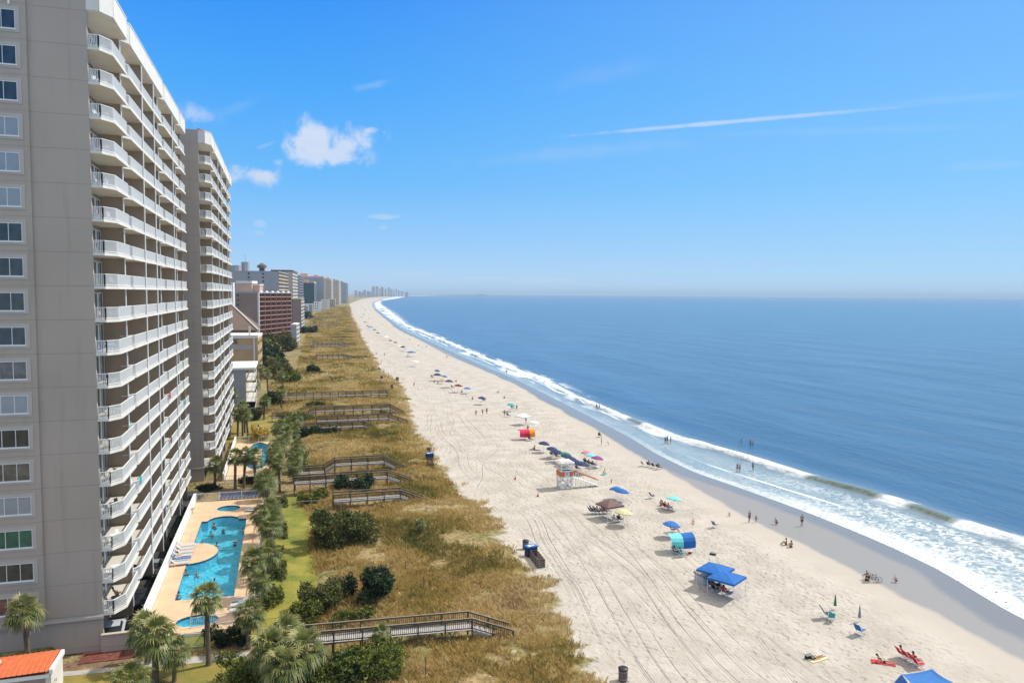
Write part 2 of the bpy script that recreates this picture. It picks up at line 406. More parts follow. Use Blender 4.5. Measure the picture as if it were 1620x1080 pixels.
def build_ground():
    ys = rows(-80, 14500, 1.5, 1.06, 260)
    V = []; att = {'e_dune': [], 'e_wet': [], 'e_front': [], 'along': []}
    left = np.array([-4000, -1500, -600, -250, -120, -70, -45, -30])
    inl = np.arange(-26, 4.1, 1.0)
    nd, nb, nf, no = 34, 40, 12, 24
    W = None
    for y in ys:
        xd, xw, xf = float(XD(y)), float(XW(y)), float(XF(y))
        xs = np.concatenate([left, inl, np.linspace(4.1, xd, nd + 1)[1:], np.linspace(xd, xw, nb + 1)[1:], np.linspace(xw, xf, nf + 1)[1:], xf + np.linspace(0, 1, no + 1)[1:] ** 1.5 * (60 + y * 0.05)])
        W = len(xs)
        for x in xs:
            V.append((x, y, hz1(x, y) if y < 1500 else (0 if x < xw else -0.18 if x <= xf else -1.5)))
        att['e_dune'] += list(xs - xd); att['e_wet'] += list(xs - xw); att['e_front'] += list(xs - xf); att['along'] += [y] * W
    n = len(ys); i = np.arange((n - 1) * (W - 1)); r = i // (W - 1); c = i % (W - 1); a = r * W + c
    Fq = np.stack([a, a + 1, a + 1 + W, a + W], 1)
    o = npmesh('beach_ground', np.array(V), Fq, ground_material(), smooth=True, attrs=att)
    tag(o, kind='structure')
build_ground()

def sea_material():
    m = bpy.data.materials.new('sea_water'); m.use_nodes = True; t = m.node_tree; b = t.nodes['Principled BSDF']
    A = lambda n: N(t, 'ShaderNodeAttribute', attribute_name=n).outputs['Fac']
    ef, eb, yy, rg = A('e_front'), A('e_break'), A('along'), A('foamy')
    tc_ = N(t, 'ShaderNodeTexCoord'); P = tc_.outputs['Object']
    def noi(vec, scale, det=4.0, rough=0.55, dist=0.0):
        n = N(t, 'ShaderNodeTexNoise', inp={'Scale': scale, 'Detail': det, 'Roughness': rough, 'Distortion': dist}); t.links.new(vec, n.inputs['Vector']); return n.outputs['Fac']
    def cen(v, k): return math_n(t, 'MULTIPLY', math_n(t, 'SUBTRACT', v, 0.5), k)
    cx = N(t, 'ShaderNodeCombineXYZ'); t.links.new(eb, cx.inputs[0]); t.links.new(math_n(t, 'MULTIPLY', yy, 0.22), cx.inputs[1])
    C = cx.outputs[0]
    cx2 = N(t, 'ShaderNodeCombineXYZ'); t.links.new(ef, cx2.inputs[0]); t.links.new(math_n(t, 'MULTIPLY', yy, 0.35), cx2.inputs[1])
    C2 = cx2.outputs[0]
    big = noi(P, 0.02, 3); mid = noi(P, 0.12, 3); fine = noi(P, 0.9, 4, 0.6)
    # water body, sandy and pale where it is shallow
    deep = mixc(t, sstep(t, noi(C, 0.05, 3), 0.35, 0.65), (0.034, 0.09, 0.18), (0.052, 0.122, 0.222))
    fade = sstep(t, eb, 20.0, 900.0)
    deep = mixc(t, fade, deep, (0.035, 0.115, 0.225))
    shallow = mixc(t, sstep(t, mid, 0.35, 0.65), (0.20, 0.27, 0.30), (0.27, 0.33, 0.35))
    e = math_n(t, 'ADD', eb, cen(mid, 5))
    c = mixc(t, sstep(t, e, -7.0, 8.0), shallow, deep)
    greeny = math_n(t, 'MULTIPLY', sstep(t, rg, 0.02, 0.5), 0.8)
    # foam
    vo = N(t, 'ShaderNodeTexVoronoi', inp={'Scale': 0.75}); vo.feature = 'DISTANCE_TO_EDGE'
    wv = vmath(t, 'ADD', P, None)
    nd = N(t, 'ShaderNodeTexNoise', inp={'Scale': 0.55, 'Detail': 4.0}); t.links.new(P, nd.inputs['Vector'])
    sc3 = N(t, 'ShaderNodeVectorMath'); sc3.operation = 'MULTIPLY_ADD'; sc3.inputs[1].default_value = (4.0, 4.0, 0); t.links.new(nd.outputs['Color'], sc3.inputs[0]); t.links.new(P, sc3.inputs[2])
    t.links.new(sc3.outputs[0], vo.inputs['Vector'])
    lace = math_n(t, 'SUBTRACT', 1.0, sstep(t, vo.outputs['Distance'], 0.02, 0.24))
    lace = math_n(t, 'MULTIPLY', lace, sstep(t, noi(P, 1.3, 4, 0.65), 0.30, 0.60))
    near = math_n(t, 'SUBTRACT', 1.0, sstep(t, yy, 70.0, 128.0))
    inzone = math_n(t, 'MULTIPLY', sstep(t, ef, -0.5, 0.5), math_n(t, 'SUBTRACT', 1.0, sstep(t, eb, -5.0, -1.5)))
    lacem = math_n(t, 'MULTIPLY', math_n(t, 'MULTIPLY', lace, inzone), math_n(t, 'ADD', math_n(t, 'MULTIPLY', near, 0.85), 0.10))
    lacem = math_n(t, 'MULTIPLY', lacem, sstep(t, noi(C2, 0.11, 3, 0.5), 0.30, 0.52))
    # front edge of the swash: thick near the camera, a thin line farther off
    ew1 = math_n(t, 'ADD', ef, cen(noi(P, 0.5, 4, 0.6), 2.2))
    edge = math_n(t, 'SUBTRACT', 1.0, sstep(t, ew1, 0.5, 1.6))
    edgew = math_n(t, 'SUBTRACT', 1.0, sstep(t, math_n(t, 'ADD', ef, cen(noi(P, 0.7, 4, 0.7), 5.0)), 0.6, 4.2))
    edge = math_n(t, 'MAXIMUM', math_n(t, 'MULTIPLY', edge, 0.55), math_n(t, 'MULTIPLY', edgew, near))
    edge = math_n(t, 'MULTIPLY', edge, sstep(t, noi(P, 2.0, 4, 0.7), 0.28, 0.48))
    edge = math_n(t, 'MULTIPLY', edge, math_n(t, 'SUBTRACT', 1.0, math_n(t, 'MULTIPLY', sstep(t, yy, 110.0, 160.0), 0.75)))
    # thin foam lines inside the swash
    l1 = math_n(t, 'ABSOLUTE', math_n(t, 'ADD', math_n(t, 'SUBTRACT', ef, 5.2), cen(noi(C2, 0.06, 2), 7.0)))
    l1 = math_n(t, 'MULTIPLY', math_n(t, 'SUBTRACT', 1.0, sstep(t, l1, 0.15, 0.5)), sstep(t, noi(C2, 0.08, 2), 0.42, 0.55))
    # breaker whitewater
    eb2 = math_n(t, 'ADD', eb, math_n(t, 'ADD', cen(noi(C, 0.20, 5, 0.65), 9.0), cen(fine, 1.5)))
    wbr = A('brk')
    brk = math_n(t, 'MULTIPLY', math_n(t, 'SUBTRACT', 1.0, sstep(t, math_n(t, 'ABSOLUTE', eb2), math_n(t, 'MULTIPLY', 1.0, 1.0) and 0.6, 2.6)), wbr)
    # trailing streaks of foam behind distant breakers
    fard = sstep(t, yy, 130.0, 260.0)
    st = noi(C, 0.11, 5, 0.62)
    trail = math_n(t, 'MULTIPLY', math_n(t, 'MULTIPLY', sstep(t, st, 0.50, 0.60), fard), math_n(t, 'SUBTRACT', 1.0, sstep(t, math_n(t, 'ABSOLUTE', math_n(t, 'ADD', eb, 1.0)), 2.0, math_n(t, 'MULTIPLY', 1, 1) and 9.0)))
    vf = sstep(t, yy, 420.0, 1200.0)
    farb = math_n(t, 'MULTIPLY', vf, math_n(t, 'MULTIPLY', math_n(t, 'MULTIPLY', sstep(t, ef, 0, 3), math_n(t, 'SUBTRACT', 1.0, sstep(t, eb, -6.0, 14.0))), sstep(t, noi(C, 0.06, 4, 0.6), 0.40, 0.52)))
    foam = lacem
    for q in (edge, l1, brk, trail, farb): foam = math_n(t, 'MAXIMUM', foam, q)
    foam = math_n(t, 'MINIMUM', foam, 1.0)
    gcol = mixc(t, greeny, c, mixc(t, sstep(t, fine, 0.4, 0.6), (0.075, 0.11, 0.06), (0.15, 0.19, 0.12)))
    fcol = mixc(t, sstep(t, noi(P, 1.7, 5, 0.7), 0.35, 0.6), (0.56, 0.62, 0.66), (0.84, 0.85, 0.85))
    cc = mixc(t, foam, gcol, fcol)
    t.links.new(cc, b.inputs['Base Color'])
    t.links.new(mixc(t, foam, (0.22,) * 3, (0.7,) * 3), b.inputs['Roughness'])
    b.inputs['IOR'].default_value = 1.33; b.inputs['Specular IOR Level'].default_value = 0.45
    # ripples, longer along the shore
    mpn = N(t, 'ShaderNodeMapping'); mpn.inputs['Scale'].default_value = (1, 0.35, 1); t.links.new(P, mpn.inputs[0])
    r1 = noi(mpn.outputs[0], 0.9, 5, 0.6); r3 = noi(mpn.outputs[0], 0.13, 4, 0.55); r4 = noi(C, 0.045, 3, 0.5)
    calm = sstep(t, e, -6.0, 4.0)
    hh = math_n(t, 'ADD', math_n(t, 'MULTIPLY', r1, 0.22), math_n(t, 'MULTIPLY', math_n(t, 'MULTIPLY', r3, 0.7), calm))
    hh = math_n(t, 'ADD', hh, math_n(t, 'MULTIPLY', math_n(t, 'MULTIPLY', r4, 1.6), calm))
    hh = math_n(t, 'ADD', hh, math_n(t, 'MULTIPLY', foam, 0.12))
    bp = N(t, 'ShaderNodeBump', inp={'Strength': 0.8, 'Distance': 1.0}); t.links.new(hh, bp.inputs['Height']); t.links.new(bp.outputs[0], b.inputs['Normal'])
    return m
def brk_amt(y):
    """how much of the wave has broken to white at this place along the shore"""
    segs = [(-60, 62, .6), (62, 80, 1.0), (80, 88.5, 0.05), (88.5, 93.5, 1.0), (93.5, 108, 0.03), (108, 163, 1.0), (163, 171, .2), (171, 330, 1.0), (330, 20000, 1.0)]
    v = 0
    for a, b, s in segs:
        f = min(max((y - a) / 1.5 + .5, 0), 1) * min(max((b - y) / 1.5 + .5, 0), 1); v = max(v, s * f)
    return v
def build_sea():
    ys = rows(-80, 14500, 0.9, 1.05, 240)
    xin = np.concatenate([np.linspace(-4, 12, 17), np.arange(12.5, 36, 0.45), np.array([37, 38, 40, 43, 47, 52, 60, 70, 85, 105, 135, 180, 250, 400, 700, 1400, 3000, 7000, 16000, 40000])])
    V = []; att = {k: [] for k in ('e_front', 'e_break', 'along', 'foamy', 'brk')}
    for y in ys:
        xf, xb = float(XF(y)), float(XB(y)); k = (xb - xf) / 16.0
        n = len(xin); nb = 17 + len(np.arange(12.5, 36, 0.45))
        g = brk_amt(y); nr = 1 - min(1, max(0, (y - 230) / 120.0))
        for j, u in enumerate(xin):
            x = xf + (u * k if u <= 36 else (36 * k + (u - 36)))
            e = x - xb; z = SEA; fo = 0.0
            if y < 400:
                cr = noise.noise((y * 0.05, 3.0, 0)) * 0.8
                ee = e - cr * 1.2
                front = 0.7 if g < 0.5 else 1.0
                hgt = (0.55 + 0.2 * noise.noise((y * 0.09, 1.0, 0))) * nr
                bump_ = math.exp(-(ee / (front if ee < 0 else 2.6)) ** 2)
                z += hgt * bump_
                if g > 0.5 and abs(ee) < 2.8: z += (0.16 * noise.noise((x * 0.9, y * 0.9, 2)) + 0.10 * noise.noise((x * 2.1, y * 2.1, 7))) * nr * (1 - abs(ee) / 2.8)
                fo = math.exp(-((ee + 0.30) / 0.5) ** 2) * nr * (1 - g)
                for d0, h0 in ((13, .22), (27, .16), (44, .14)):
                    dd = e - d0 - 5 * noise.noise((y * 0.018, d0, 0)); z += h0 * math.exp(-(dd / 3.0) ** 2) * nr * (0.5 + noise.noise((y * 0.03, d0, 5)))
            V.append((x, y, z))
            att['e_front'].append(x - xf); att['e_break'].append(e); att['along'].append(y); att['foamy'].append(fo); att['brk'].append(g)
    W = len(xin); n = len(ys); i = np.arange((n - 1) * (W - 1)); r = i // (W - 1); c = i % (W - 1); a = r * W + c
    Fq = np.stack([a, a + 1, a + 1 + W, a + W], 1)
    V = np.array(V)
    # carry the open sea on to the horizon
    o0 = len(V); extra = np.array([(3300, 14500, SEA), (45000, 14500, SEA), (45000, 42000, SEA), (-8000, 42000, SEA), (-8000, 14600, SEA), (3300, 14600, SEA)], dtype=float)
    V = np.vstack([V, extra]); Fq = np.vstack([Fq, [[o0, o0 + 1, o0 + 2, o0 + 3], [o0 + 5, o0 + 3, o0 + 4, o0 + 5]][:1]])
    for k, v in (('e_front', 3000), ('e_break', 3000), ('along', 15000), ('foamy', 0), ('brk', 0)): att[k] += [v] * 6
    o = npmesh('sea', V, Fq, sea_material(), smooth=True, attrs=att); tag(o, kind='structure')
build_sea()
# ---------------------------------------------------------------- setting: buildings
M = {}
M['stucco_shade'] = mat('taupe_stucco', (0.36, 0.315, 0.275), 0.9, 0.05, 0.15, 0.004, 30)
M['stucco_band'] = mat('light_taupe_trim', (0.50, 0.45, 0.40), 0.85, 0.04, 0.4)
M['stucco_fin'] = mat('tan_divider', (0.37, 0.28, 0.20), 0.9, 0.05, 0.5)
M['white'] = mat('white_paint', (0.80, 0.79, 0.76), 0.5, 0.03, 1.0)
M['cream'] = mat('cream_paint', (0.74, 0.70, 0.63), 0.7, 0.05, 0.6)
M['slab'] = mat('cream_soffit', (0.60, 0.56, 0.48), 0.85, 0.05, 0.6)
M['red'] = mat('red_tile', (0.55, 0.10, 0.05), 0.6, 0.15, 2.0)
M['alu'] = mat('white_metal', (0.74, 0.76, 0.77), 0.4, 0.03)
M['concrete'] = mat('concrete', (0.40, 0.38, 0.34), 0.9, 0.1, 0.8, 0.004, 20)
M['asphalt'] = mat('asphalt', (0.05, 0.05, 0.05), 0.9, 0.15, 1.5)
M['black'] = mat('dark_plastic', (0.02, 0.02, 0.022), 0.5, 0.1)
M['grey'] = mat('grey_metal', (0.25, 0.25, 0.25), 0.5, 0.1)
def glassmat(name, c, c2, scale=0.5, rough=0.08):
    m = mat(name, c, rough, 0, scale, c2=c2, spec=0.8); return m
M['glass'] = glassmat('dark_window_glass', (0.012, 0.018, 0.022), (0.05, 0.06, 0.065))
M['glass_pale'] = mat('window_with_pale_blind', (0.30, 0.33, 0.35), 0.15, 0.1, 0.8, spec=0.8)
M['glass_green'] = mat('window_with_green_curtain', (0.01, 0.11, 0.075), 0.12, 0.3, 1.2, spec=0.8)
M['glass_mid'] = mat('window_with_brown_curtain', (0.12, 0.115, 0.10), 0.12, 0.4, 1.5, spec=0.8)

FL0, FLH, NF = 2.45, 2.945, 18
def railing_mesh(pts, name, mi_mat, step=0.115):
    """white picket railing along a polyline, top and bottom rail"""
    b = MB()
    for p, q in zip(pts[:-1], pts[1:]):
        p = Vector((p[0], p[1], 0)); q = Vector((q[0], q[1], 0)); L = (q - p).length; d = (q - p) / L
        b.bar(p + Vector((0, 0, 1.08)), q + Vector((0, 0, 1.08)), 0.09, 0.06)
        b.bar(p + Vector((0, 0, 0.14)), q + Vector((0, 0, 0.14)), 0.06, 0.05)
        n = max(2, int(L / step))
        for k in range(n + 1):
            c = p + d * (L * k / n); wd = 0.052
            if k in (0, n): wd = 0.075
            b.bar(c + Vector((0, 0, 0.02)), c + Vector((0, 0, 1.06)), wd, wd)
    me = b.build(name, mi_mat); return me
def condo(name, loc, label, windows=True, nf=NF, xback=-36.0, seed=1, extra_slot=True):
    """tower whose balcony front looks out to sea; local origin: x = 0 at the balcony front plane, y = 0 at the end wall"""
    rnd = random.Random(seed)
    root = empty(name, loc, 0, label, 'apartment tower')
    xw = -1.7; xg = -2.55
    secs = [(0.0, 7.4, []), (7.4, 29.6, [15.6, 23.2]), (29.6, 44.9, [38.6]), (44.9, 52.0, [])]
    ztop = FL0 + FLH * nf            # roof soffit level
    # main body: end wall, back wall, far wall, the wall behind the balconies
    b = MB()
    b.box(-50, xw - 0.0, 0.0, 0.35, -1.4, ztop + 2.2)
    b.box(-50, xg - 0.1, 0.35, 51.7, -1.3, ztop + 1.2)
    b.box(-50, xw, 51.7, 52.0, -1.3, ztop + 2.2)
    b.build('wall', M['stucco_wall'], root)
    b = MB(); b.box(-50, -6.2, -0.22, -0.003, 1.9, ztop + 2.2); b.build('window_bay', M['stucco_wall'], root)
    b = MB(); b.box(-50, xw + 0.04, -0.30, -0.225, 2.1, 2.35); b.box(-6.197, xw + 0.04, -0.10, -0.004, 2.1, 2.36); b.build('ledge', M['stucco_band'], root)
    b = MB(); b.box(-7.45, -7.3, -0.36, -0.223, ztop - 0.2, ztop + 2.2); b.build('downpipe', M['white'], root)
    if windows:
        kinds = ['glass_green' if k == 2 else rnd.choice(['glass', 'glass', 'glass_mid', 'glass_pale', 'glass_pale', 'glass_mid']) for k in range(nf)]
        for i, kx in {0: 'glass_mid', 1: 'glass', 3: 'glass_pale', 4: 'glass_mid', 5: 'glass', 6: 'glass_pale', 7: 'glass_mid', 8: 'glass', 9: 'glass', 10: 'glass', 11: 'glass', 12: 'glass_pale', 13: 'glass_pale', 14: 'glass_pale', 15: 'glass', 16: 'glass', 17: 'glass'}.items(): kinds[i] = kx
        first = {}
        xr = -6.95; xl = -10.05
        def part(key, fn):
            if key not in first: first[key] = fn()
            else:
                o = first[key].copy(); col.objects.link(o); return o
            return first[key]
        for k in range(nf):
            z = FL0 + FLH * k + 1.58
            def sur():
                s = MB()
                s.box(xl - .3, xr + .3, -0.27, -0.222, -1.05, -0.80); s.box(xl - .3, xr + .3, -0.27, -0.222, 0.80, 1.08)
                s.box(xl - .3, xl, -0.27, -0.222, -0.797, 0.797); s.box(xr, xr + .3, -0.27, -0.222, -0.797, 0.797)
                return s.build('window', M['stucco_band'])
            o = part('w', sur); o.parent = root; o.location = (0, 0, z)
            def fr():
                s = MB()
                for zz in (-0.79, 0.73): s.box(xl + .005, xr - .005, -0.262, -0.226, zz, zz + .06)
                for xx in (xl + .005, xl + (xr - xl) / 3 - .02, xl + (xr - xl) * 2 / 3 - .02, xr - .065): s.box(xx, xx + .05, -0.260, -0.228, -0.73, 0.73)
                s.box(xl - .05, xr + .05, -0.33, -0.275, -0.86, -0.78)
                return s.build('frame', M['white'])
            f = part('f', fr); f.parent = o
            kk = kinds[k]
            def pn():
                s = MB(); s.box(xl + .01, xr - .01, -0.240, -0.2215, -0.78, 0.78); return s.build('pane', M[kk])
            p = part('p' + kk, pn); p.parent = o
    # floor by floor balconies
    slabs = []; rails = []
    for si, (y0, y1, posts) in enumerate(secs):
        ch = 1.45; xb = xw + (0.15 if si == 0 else 0.35)
        if si == 0: poly = [(xg, 0.352), (xw - .01, 0.352), (xw + 0.0, 0.10), (xw + 0.9, 0.10), (0.0, ch), (0.0, y1 - 0.02), (xg, y1 - 0.02)]; rp = [(xw + 0.06, 0.18), (xw + 0.85, 0.18), (-0.08, ch + .03), (-0.08, y1 - 0.1), (xw + .6, y1 - .1)]
        else: poly = [(xg, y0 + 0.02), (-1.0, y0 + 0.02), (0.0, y0 + ch), (0.0, y1 - 0.02), (xg, y1 - 0.02)]; rp = [(-1.15, y0 + 0.25), (-0.95, y0 + .12), (-0.08, y0 + ch + .03), (-0.08, y1 - 0.1), (-0.5, y1 - .1)]
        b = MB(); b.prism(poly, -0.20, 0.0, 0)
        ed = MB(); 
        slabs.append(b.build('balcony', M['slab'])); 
        rails.append(railing_mesh(rp, 'railing', M['white']))
        # roof slab and cornice of this section
        c = MB(); c.prism(poly, ztop - 0.0, ztop + 0.25, 0)
        base = [p for p in poly[1:-1]]
        inner = base
        for p, q in zip(inner[:-1], inner[1:]):
            pv = Vector((p[0], p[1], 0)); qv = Vector((q[0], q[1], 0)); d = (qv - pv)
            if d.length < 0.3: continue
            nrm = Vector((d.y, -d.x, 0)).normalized() * 0.02
            c.bar(pv + nrm + Vector((0, 0, ztop + 1.05)), qv + nrm + Vector((0, 0, ztop + 1.05)), 0.28, 1.9)
        if si == 0: c.bar((xw - 3, 0.2, ztop + 1.05), (xw, 0.2, ztop + 1.05), 0.1, 1.9)
        c.build('cornice', M['cream'], root)
        cp = MB()
        for p, q in zip(inner[:-1], inner[1:]):
            pv = Vector((p[0], p[1], ztop + 2.06)); qv = Vector((q[0], q[1], ztop + 2.06))
            if (qv - pv).length < 0.3: continue
            cp.bar(pv, qv, 0.42, 0.10)
        cp.build('coping', M['white'], root)
        (ax_, ay_), (bx_, by_) = ((xw + .9, .10), (0.0, ch)) if si == 0 else ((-1.0, y0 + .02), (0.0, y0 + ch))
        cp = MB(); cp.bar((ax_ - .35, ay_ + .35, ztop + 2.2), (bx_ - .4, by_ + .3, ztop + 2.2), .55, .22); cp.build('tile_hip', M['red'], root)
        rf = MB(); p0 = -0.35
        rf.add([(p0 - .2, y0 + 1.7, ztop + 2.1), (p0 - .2, y1 - .3, ztop + 2.1), (-1.9, y1 - .3, ztop + 2.75), (-1.9, y0 + 1.0, ztop + 2.75), (-1.9, y0 + 1.0, ztop + 2.1), (-1.9, y1 - .3, ztop + 2.1)],
               [(0, 1, 2, 3), (0, 4, 5, 1), (1, 5, 2), (0, 3, 4), (3, 2, 5, 4)], 0)
        rf.build('roof', M['red'], root)
        # divider walls: full height blades between the apartments
        if si < 3:
            d = MB(); d.box(xg, -0.55, y1 - 0.14, y1 + 0.02 - 0.04, -0.9, ztop, 0); d.build('divider_wall', M['stucco_fin'], root)
        for py in posts:
            d = MB(); d.box(xg, -0.02, py - 0.07, py + 0.07, 0.2, ztop, 0); d.build('divider_wall', M['stucco_fin'], root)
            d = MB(); d.box(-0.017, 0.07, py - 0.13, py + 0.13, 0.2, ztop, 0); d.build('post', M['white'], root)
        if si < 3:
            d = MB(); d.box(-0.546, -0.45, y1 - 0.26, y1 - 0.03, 0.0, ztop, 0); d.build('post', M['white'], root)
        if si > 0:
            pass
    d = MB(); d.box(xg, -0.55, 51.72, 52.0 - .003, -0.9, ztop, 0); d.build('divider_wall', M['stucco_fin'], root)
    # fascia strips so the slab edge shows white
    fas = []
    for si, (y0, y1, posts) in enumerate(secs):
        b = MB(); ch = 1.45
        a = (-0.95, y0 + 0.02) if si else (xw + 0.9, 0.10)
        b.bar((a[0], a[1], -0.11), (0.0, y0 + ch, -0.11), 0.05, 0.24); b.bar((0.012, y0 + ch, -0.11), (0.012, y1 + 0.28, -0.11), 0.05, 0.24)
        if si == 0: b.bar((xw, 0.09, -0.11), (xw + .9, 0.09, -0.11), 0.05, 0.24)
        fas.append(b.build('fascia', M['cream']))
    for k in range(nf):
        z = FL0 + FLH * k
        for si in range(4):
            if k == 0: s_, r_, f_ = slabs[si], rails[si], fas[si]
            else:
                s_ = slabs[si].copy(); r_ = rails[si].copy(); f_ = fas[si].copy()
                for o in (s_, r_, f_): col.objects.link(o)
            s_.parent = root; s_.location = (0, 0, z); r_.parent = s_; f_.parent = s_
    # sliding doors: one glazed strip per storey and stretch of balconies
    for y0, y1, posts in secs:
        b = MB(); b.box(xg - .09, xg + 0.03, y0 + .6, y1 - .3, 0.05, 2.35); fb = MB(); fb.box(xg + .031, xg + .07, y0 + .6, y1 - .3, 2.3, 2.4); fb.box(xg + .031, xg + .07, y0 + .6, y1 - .3, 0.05, .12)
        nn = int((y1 - y0) / 1.2)
        for q in range(nn + 1):
            yy = y0 + .6 + (y1 - y0 - .95) * q / nn; fb.box(xg + .031, xg + .065, yy, yy + .06 + (.5 if q % 4 == 0 else 0), 0.12, 2.3)
        g0 = None
        for k in range(nf):
            if g0 is None: g0 = b.build('sliding_doors', M['glass_mid']); fo = fb.build('door_frame', M['alu']); g, f = g0, fo
            else:
                g = g0.copy(); f = fo.copy(); col.objects.link(g); col.objects.link(f)
            g.parent = root; g.location = (0, 0, FL0 + FLH * k); f.parent = g
    b = MB()
    for (y0, y1, posts) in secs:
        for py in [y0 + 0.25] + posts: b.box(xg - 0.0, xg + .25, py - .02 + .1, py + .5, 0, ztop)
    b.build('pier', M['cream'], root)
    return root
def stucco_wall():
    m = bpy.data.materials.new('scored_stucco'); m.use_nodes = True; t = m.node_tree; b = t.nodes['Principled BSDF']
    tc_ = N(t, 'ShaderNodeTexCoord'); P = tc_.outputs['Object']
    n1 = N(t, 'ShaderNodeTexNoise', inp={'Scale': 0.12, 'Detail': 4.0}); t.links.new(P, n1.inputs['Vector'])
    n2 = N(t, 'ShaderNodeTexNoise', inp={'Scale': 14.0, 'Detail': 4.0, 'Roughness': 0.7}); t.links.new(P, n2.inputs['Vector'])
    n3 = N(t, 'ShaderNodeTexNoise', inp={'Scale': 1.0, 'Detail': 4.0, 'Roughness': 0.6}); mpn = N(t, 'ShaderNodeMapping'); mpn.inputs['Scale'].default_value = (1.2, 1.2, 0.12); t.links.new(P, mpn.inputs[0]); t.links.new(mpn.outputs[0], n3.inputs['Vector'])
    c = mixc(t, sstep(t, n1.outputs['Fac'], 0.3, 0.7), (0.43, 0.36, 0.295), (0.475, 0.40, 0.33))
    c = mixc(t, math_n(t, 'MULTIPLY', sstep(t, n3.outputs['Fac'], 0.5, 0.75), 0.45), c, (0.33, 0.275, 0.22))
    c = mixc(t, math_n(t, 'MULTIPLY', sstep(t, n2.outputs['Fac'], 0.4, 0.6), 0.10), c, (0.5, 0.45, 0.4))
    sp = N(t, 'ShaderNodeSeparateXYZ'); t.links.new(P, sp.inputs[0])
    fz = math_n(t, 'FRACT', math_n(t, 'DIVIDE', math_n(t, 'SUBTRACT', sp.outputs[2], 2.43), 2.945))
    jt = math_n(t, 'LESS_THAN', fz, 0.018)
    c = mixc(t, math_n(t, 'MULTIPLY', jt, 0.6), c, (0.25, 0.21, 0.18))
    t.links.new(c, b.inputs['Base Color']); b.inputs['Roughness'].default_value = 0.92
    bp = N(t, 'ShaderNodeBump', inp={'Strength': 0.6, 'Distance': 0.012}); t.links.new(n2.outputs['Fac'], bp.inputs['Height']); t.links.new(bp.outputs[0], b.inputs['Normal'])
    return m
M['stucco_wall'] = stucco_wall()
M['stucco_joint'] = mat('cladding_joint', (0.29, 0.25, 0.215), 0.9, 0.05)
T1 = Vector((-14.2, 73.6, 0)); T2 = Vector((-11.2, 132.3, 0))
condo('condo_tower', T1, 'tall taupe stucco apartment tower with white balcony railings, nearest the camera', True)
condo('condo_tower', T2, 'second taupe stucco apartment tower with white balconies, rising behind the nearest tower', False, seed=4)
# lower blocks farther along the beach
def facade_pts(x0, y0, x1, y1): return Vector((x0, y0, 0)), Vector((x1, y1, 0))
def block(name, label, A, B_, back, h, wallm, nfl, nbay, balm=None, winm='glass', roofm='white', cat='building', endwin=(0, 0), rail=True, z0=-0.5, fins=True, recess=1.6, parapet=0.6, topm=None):
    """A,B: the two ground corners of the sea-side front, back: depth inland. Front has recessed balconies, the near end wall small windows."""
    A = Vector(A + (0,)) if len(A) == 2 else Vector(A); B_ = Vector(B_ + (0,)) if len(B_) == 2 else Vector(B_)
    root = empty(name, (A.x, A.y, 0), math.atan2(B_.y - A.y, B_.x - A.x) - math.pi / 2, label, cat)
    L = (B_ - A).length     # local: y runs along the front, x = 0 front plane, inland is -x
    rc = recess if balm else 0.0
    b = MB(); b.box(-back, -rc, 0, L, z0, h); 
    if rc: b.box(-rc, 0, 0, 0.4, z0, h + parapet); b.box(-rc, 0, L - 0.4, L, z0, h + parapet)
    b.build('wall', wallm, root)
    b = MB(); b.box(-back - .15, 0.15, -.15, -0.003, h - .2, h + parapet); b.box(0.003, .15, 0, L + .15, h - .2, h + parapet); b.box(-back, 0, 0, L, h + .002, h + parapet * .8)
    b.build('roof', M[roofm] if isinstance(roofm, str) else roofm, root)
    fh = h / nfl; bw = L / nbay
    if balm:
        p = MB(); p.box(-rc + .01, 0.25, 0.41, L - 0.41, -0.18, 0.0); p.box(0.17, 0.25, 0.41, L - .41, 0.003, (.45 if balm is M['pink'] else .9) if rail else .15)
        o0 = None
        for k in range(nfl):
            if o0 is None: o0 = p.build('balcony', balm); o = o0
            else: o = o0.copy(); col.objects.link(o)
            o.parent = root; o.location = (0, 0, k * fh + .25)
        if fins:
            p = MB(); p.box(-rc, 0.55, -.14, .14, 0, h); o0 = p.build('divider_wall', balm)
            for j in range(1, nbay):
                if j == 1: o = o0
                else: o = o0.copy(); col.objects.link(o)
                o.parent = root; o.location = (0, j * bw, 0)
    # windows in the front, one strip of panes per storey
    p = MB()
    for j in range(nbay): p.box(-rc - .1, -rc + .04, j * bw + bw * .25, j * bw + bw * .8, 0.2 if balm else .9, 2.2)
    zz0 = 0.2 if balm else .9
    p.box(-rc - .1, -rc + .05, .3, L - .3, zz0 - .08, zz0)
    o0 = None
    for k in range(nfl):
        if o0 is None: o0 = p.build('window_row', M[winm]); o = o0
        else: o = o0.copy(); col.objects.link(o)
        o.parent = root; o.location = (0, 0, k * fh + .3)
    nr, nc = endwin
    if nr:
        p = MB(); p.box(-.75, .75, -0.05, .1, -.7, .7); o0 = None
        for r_ in range(nr):
            for c_ in range(nc):
                if o0 is None: o0 = p.build('window', M['glass']); o = o0
                else: o = o0.copy(); col.objects.link(o)
                o.parent = root; o.location = (-back * (0.25 + 0.28 * c_) - 2.0, 0, h - fh * (r_ + 0.55))
    return root, L
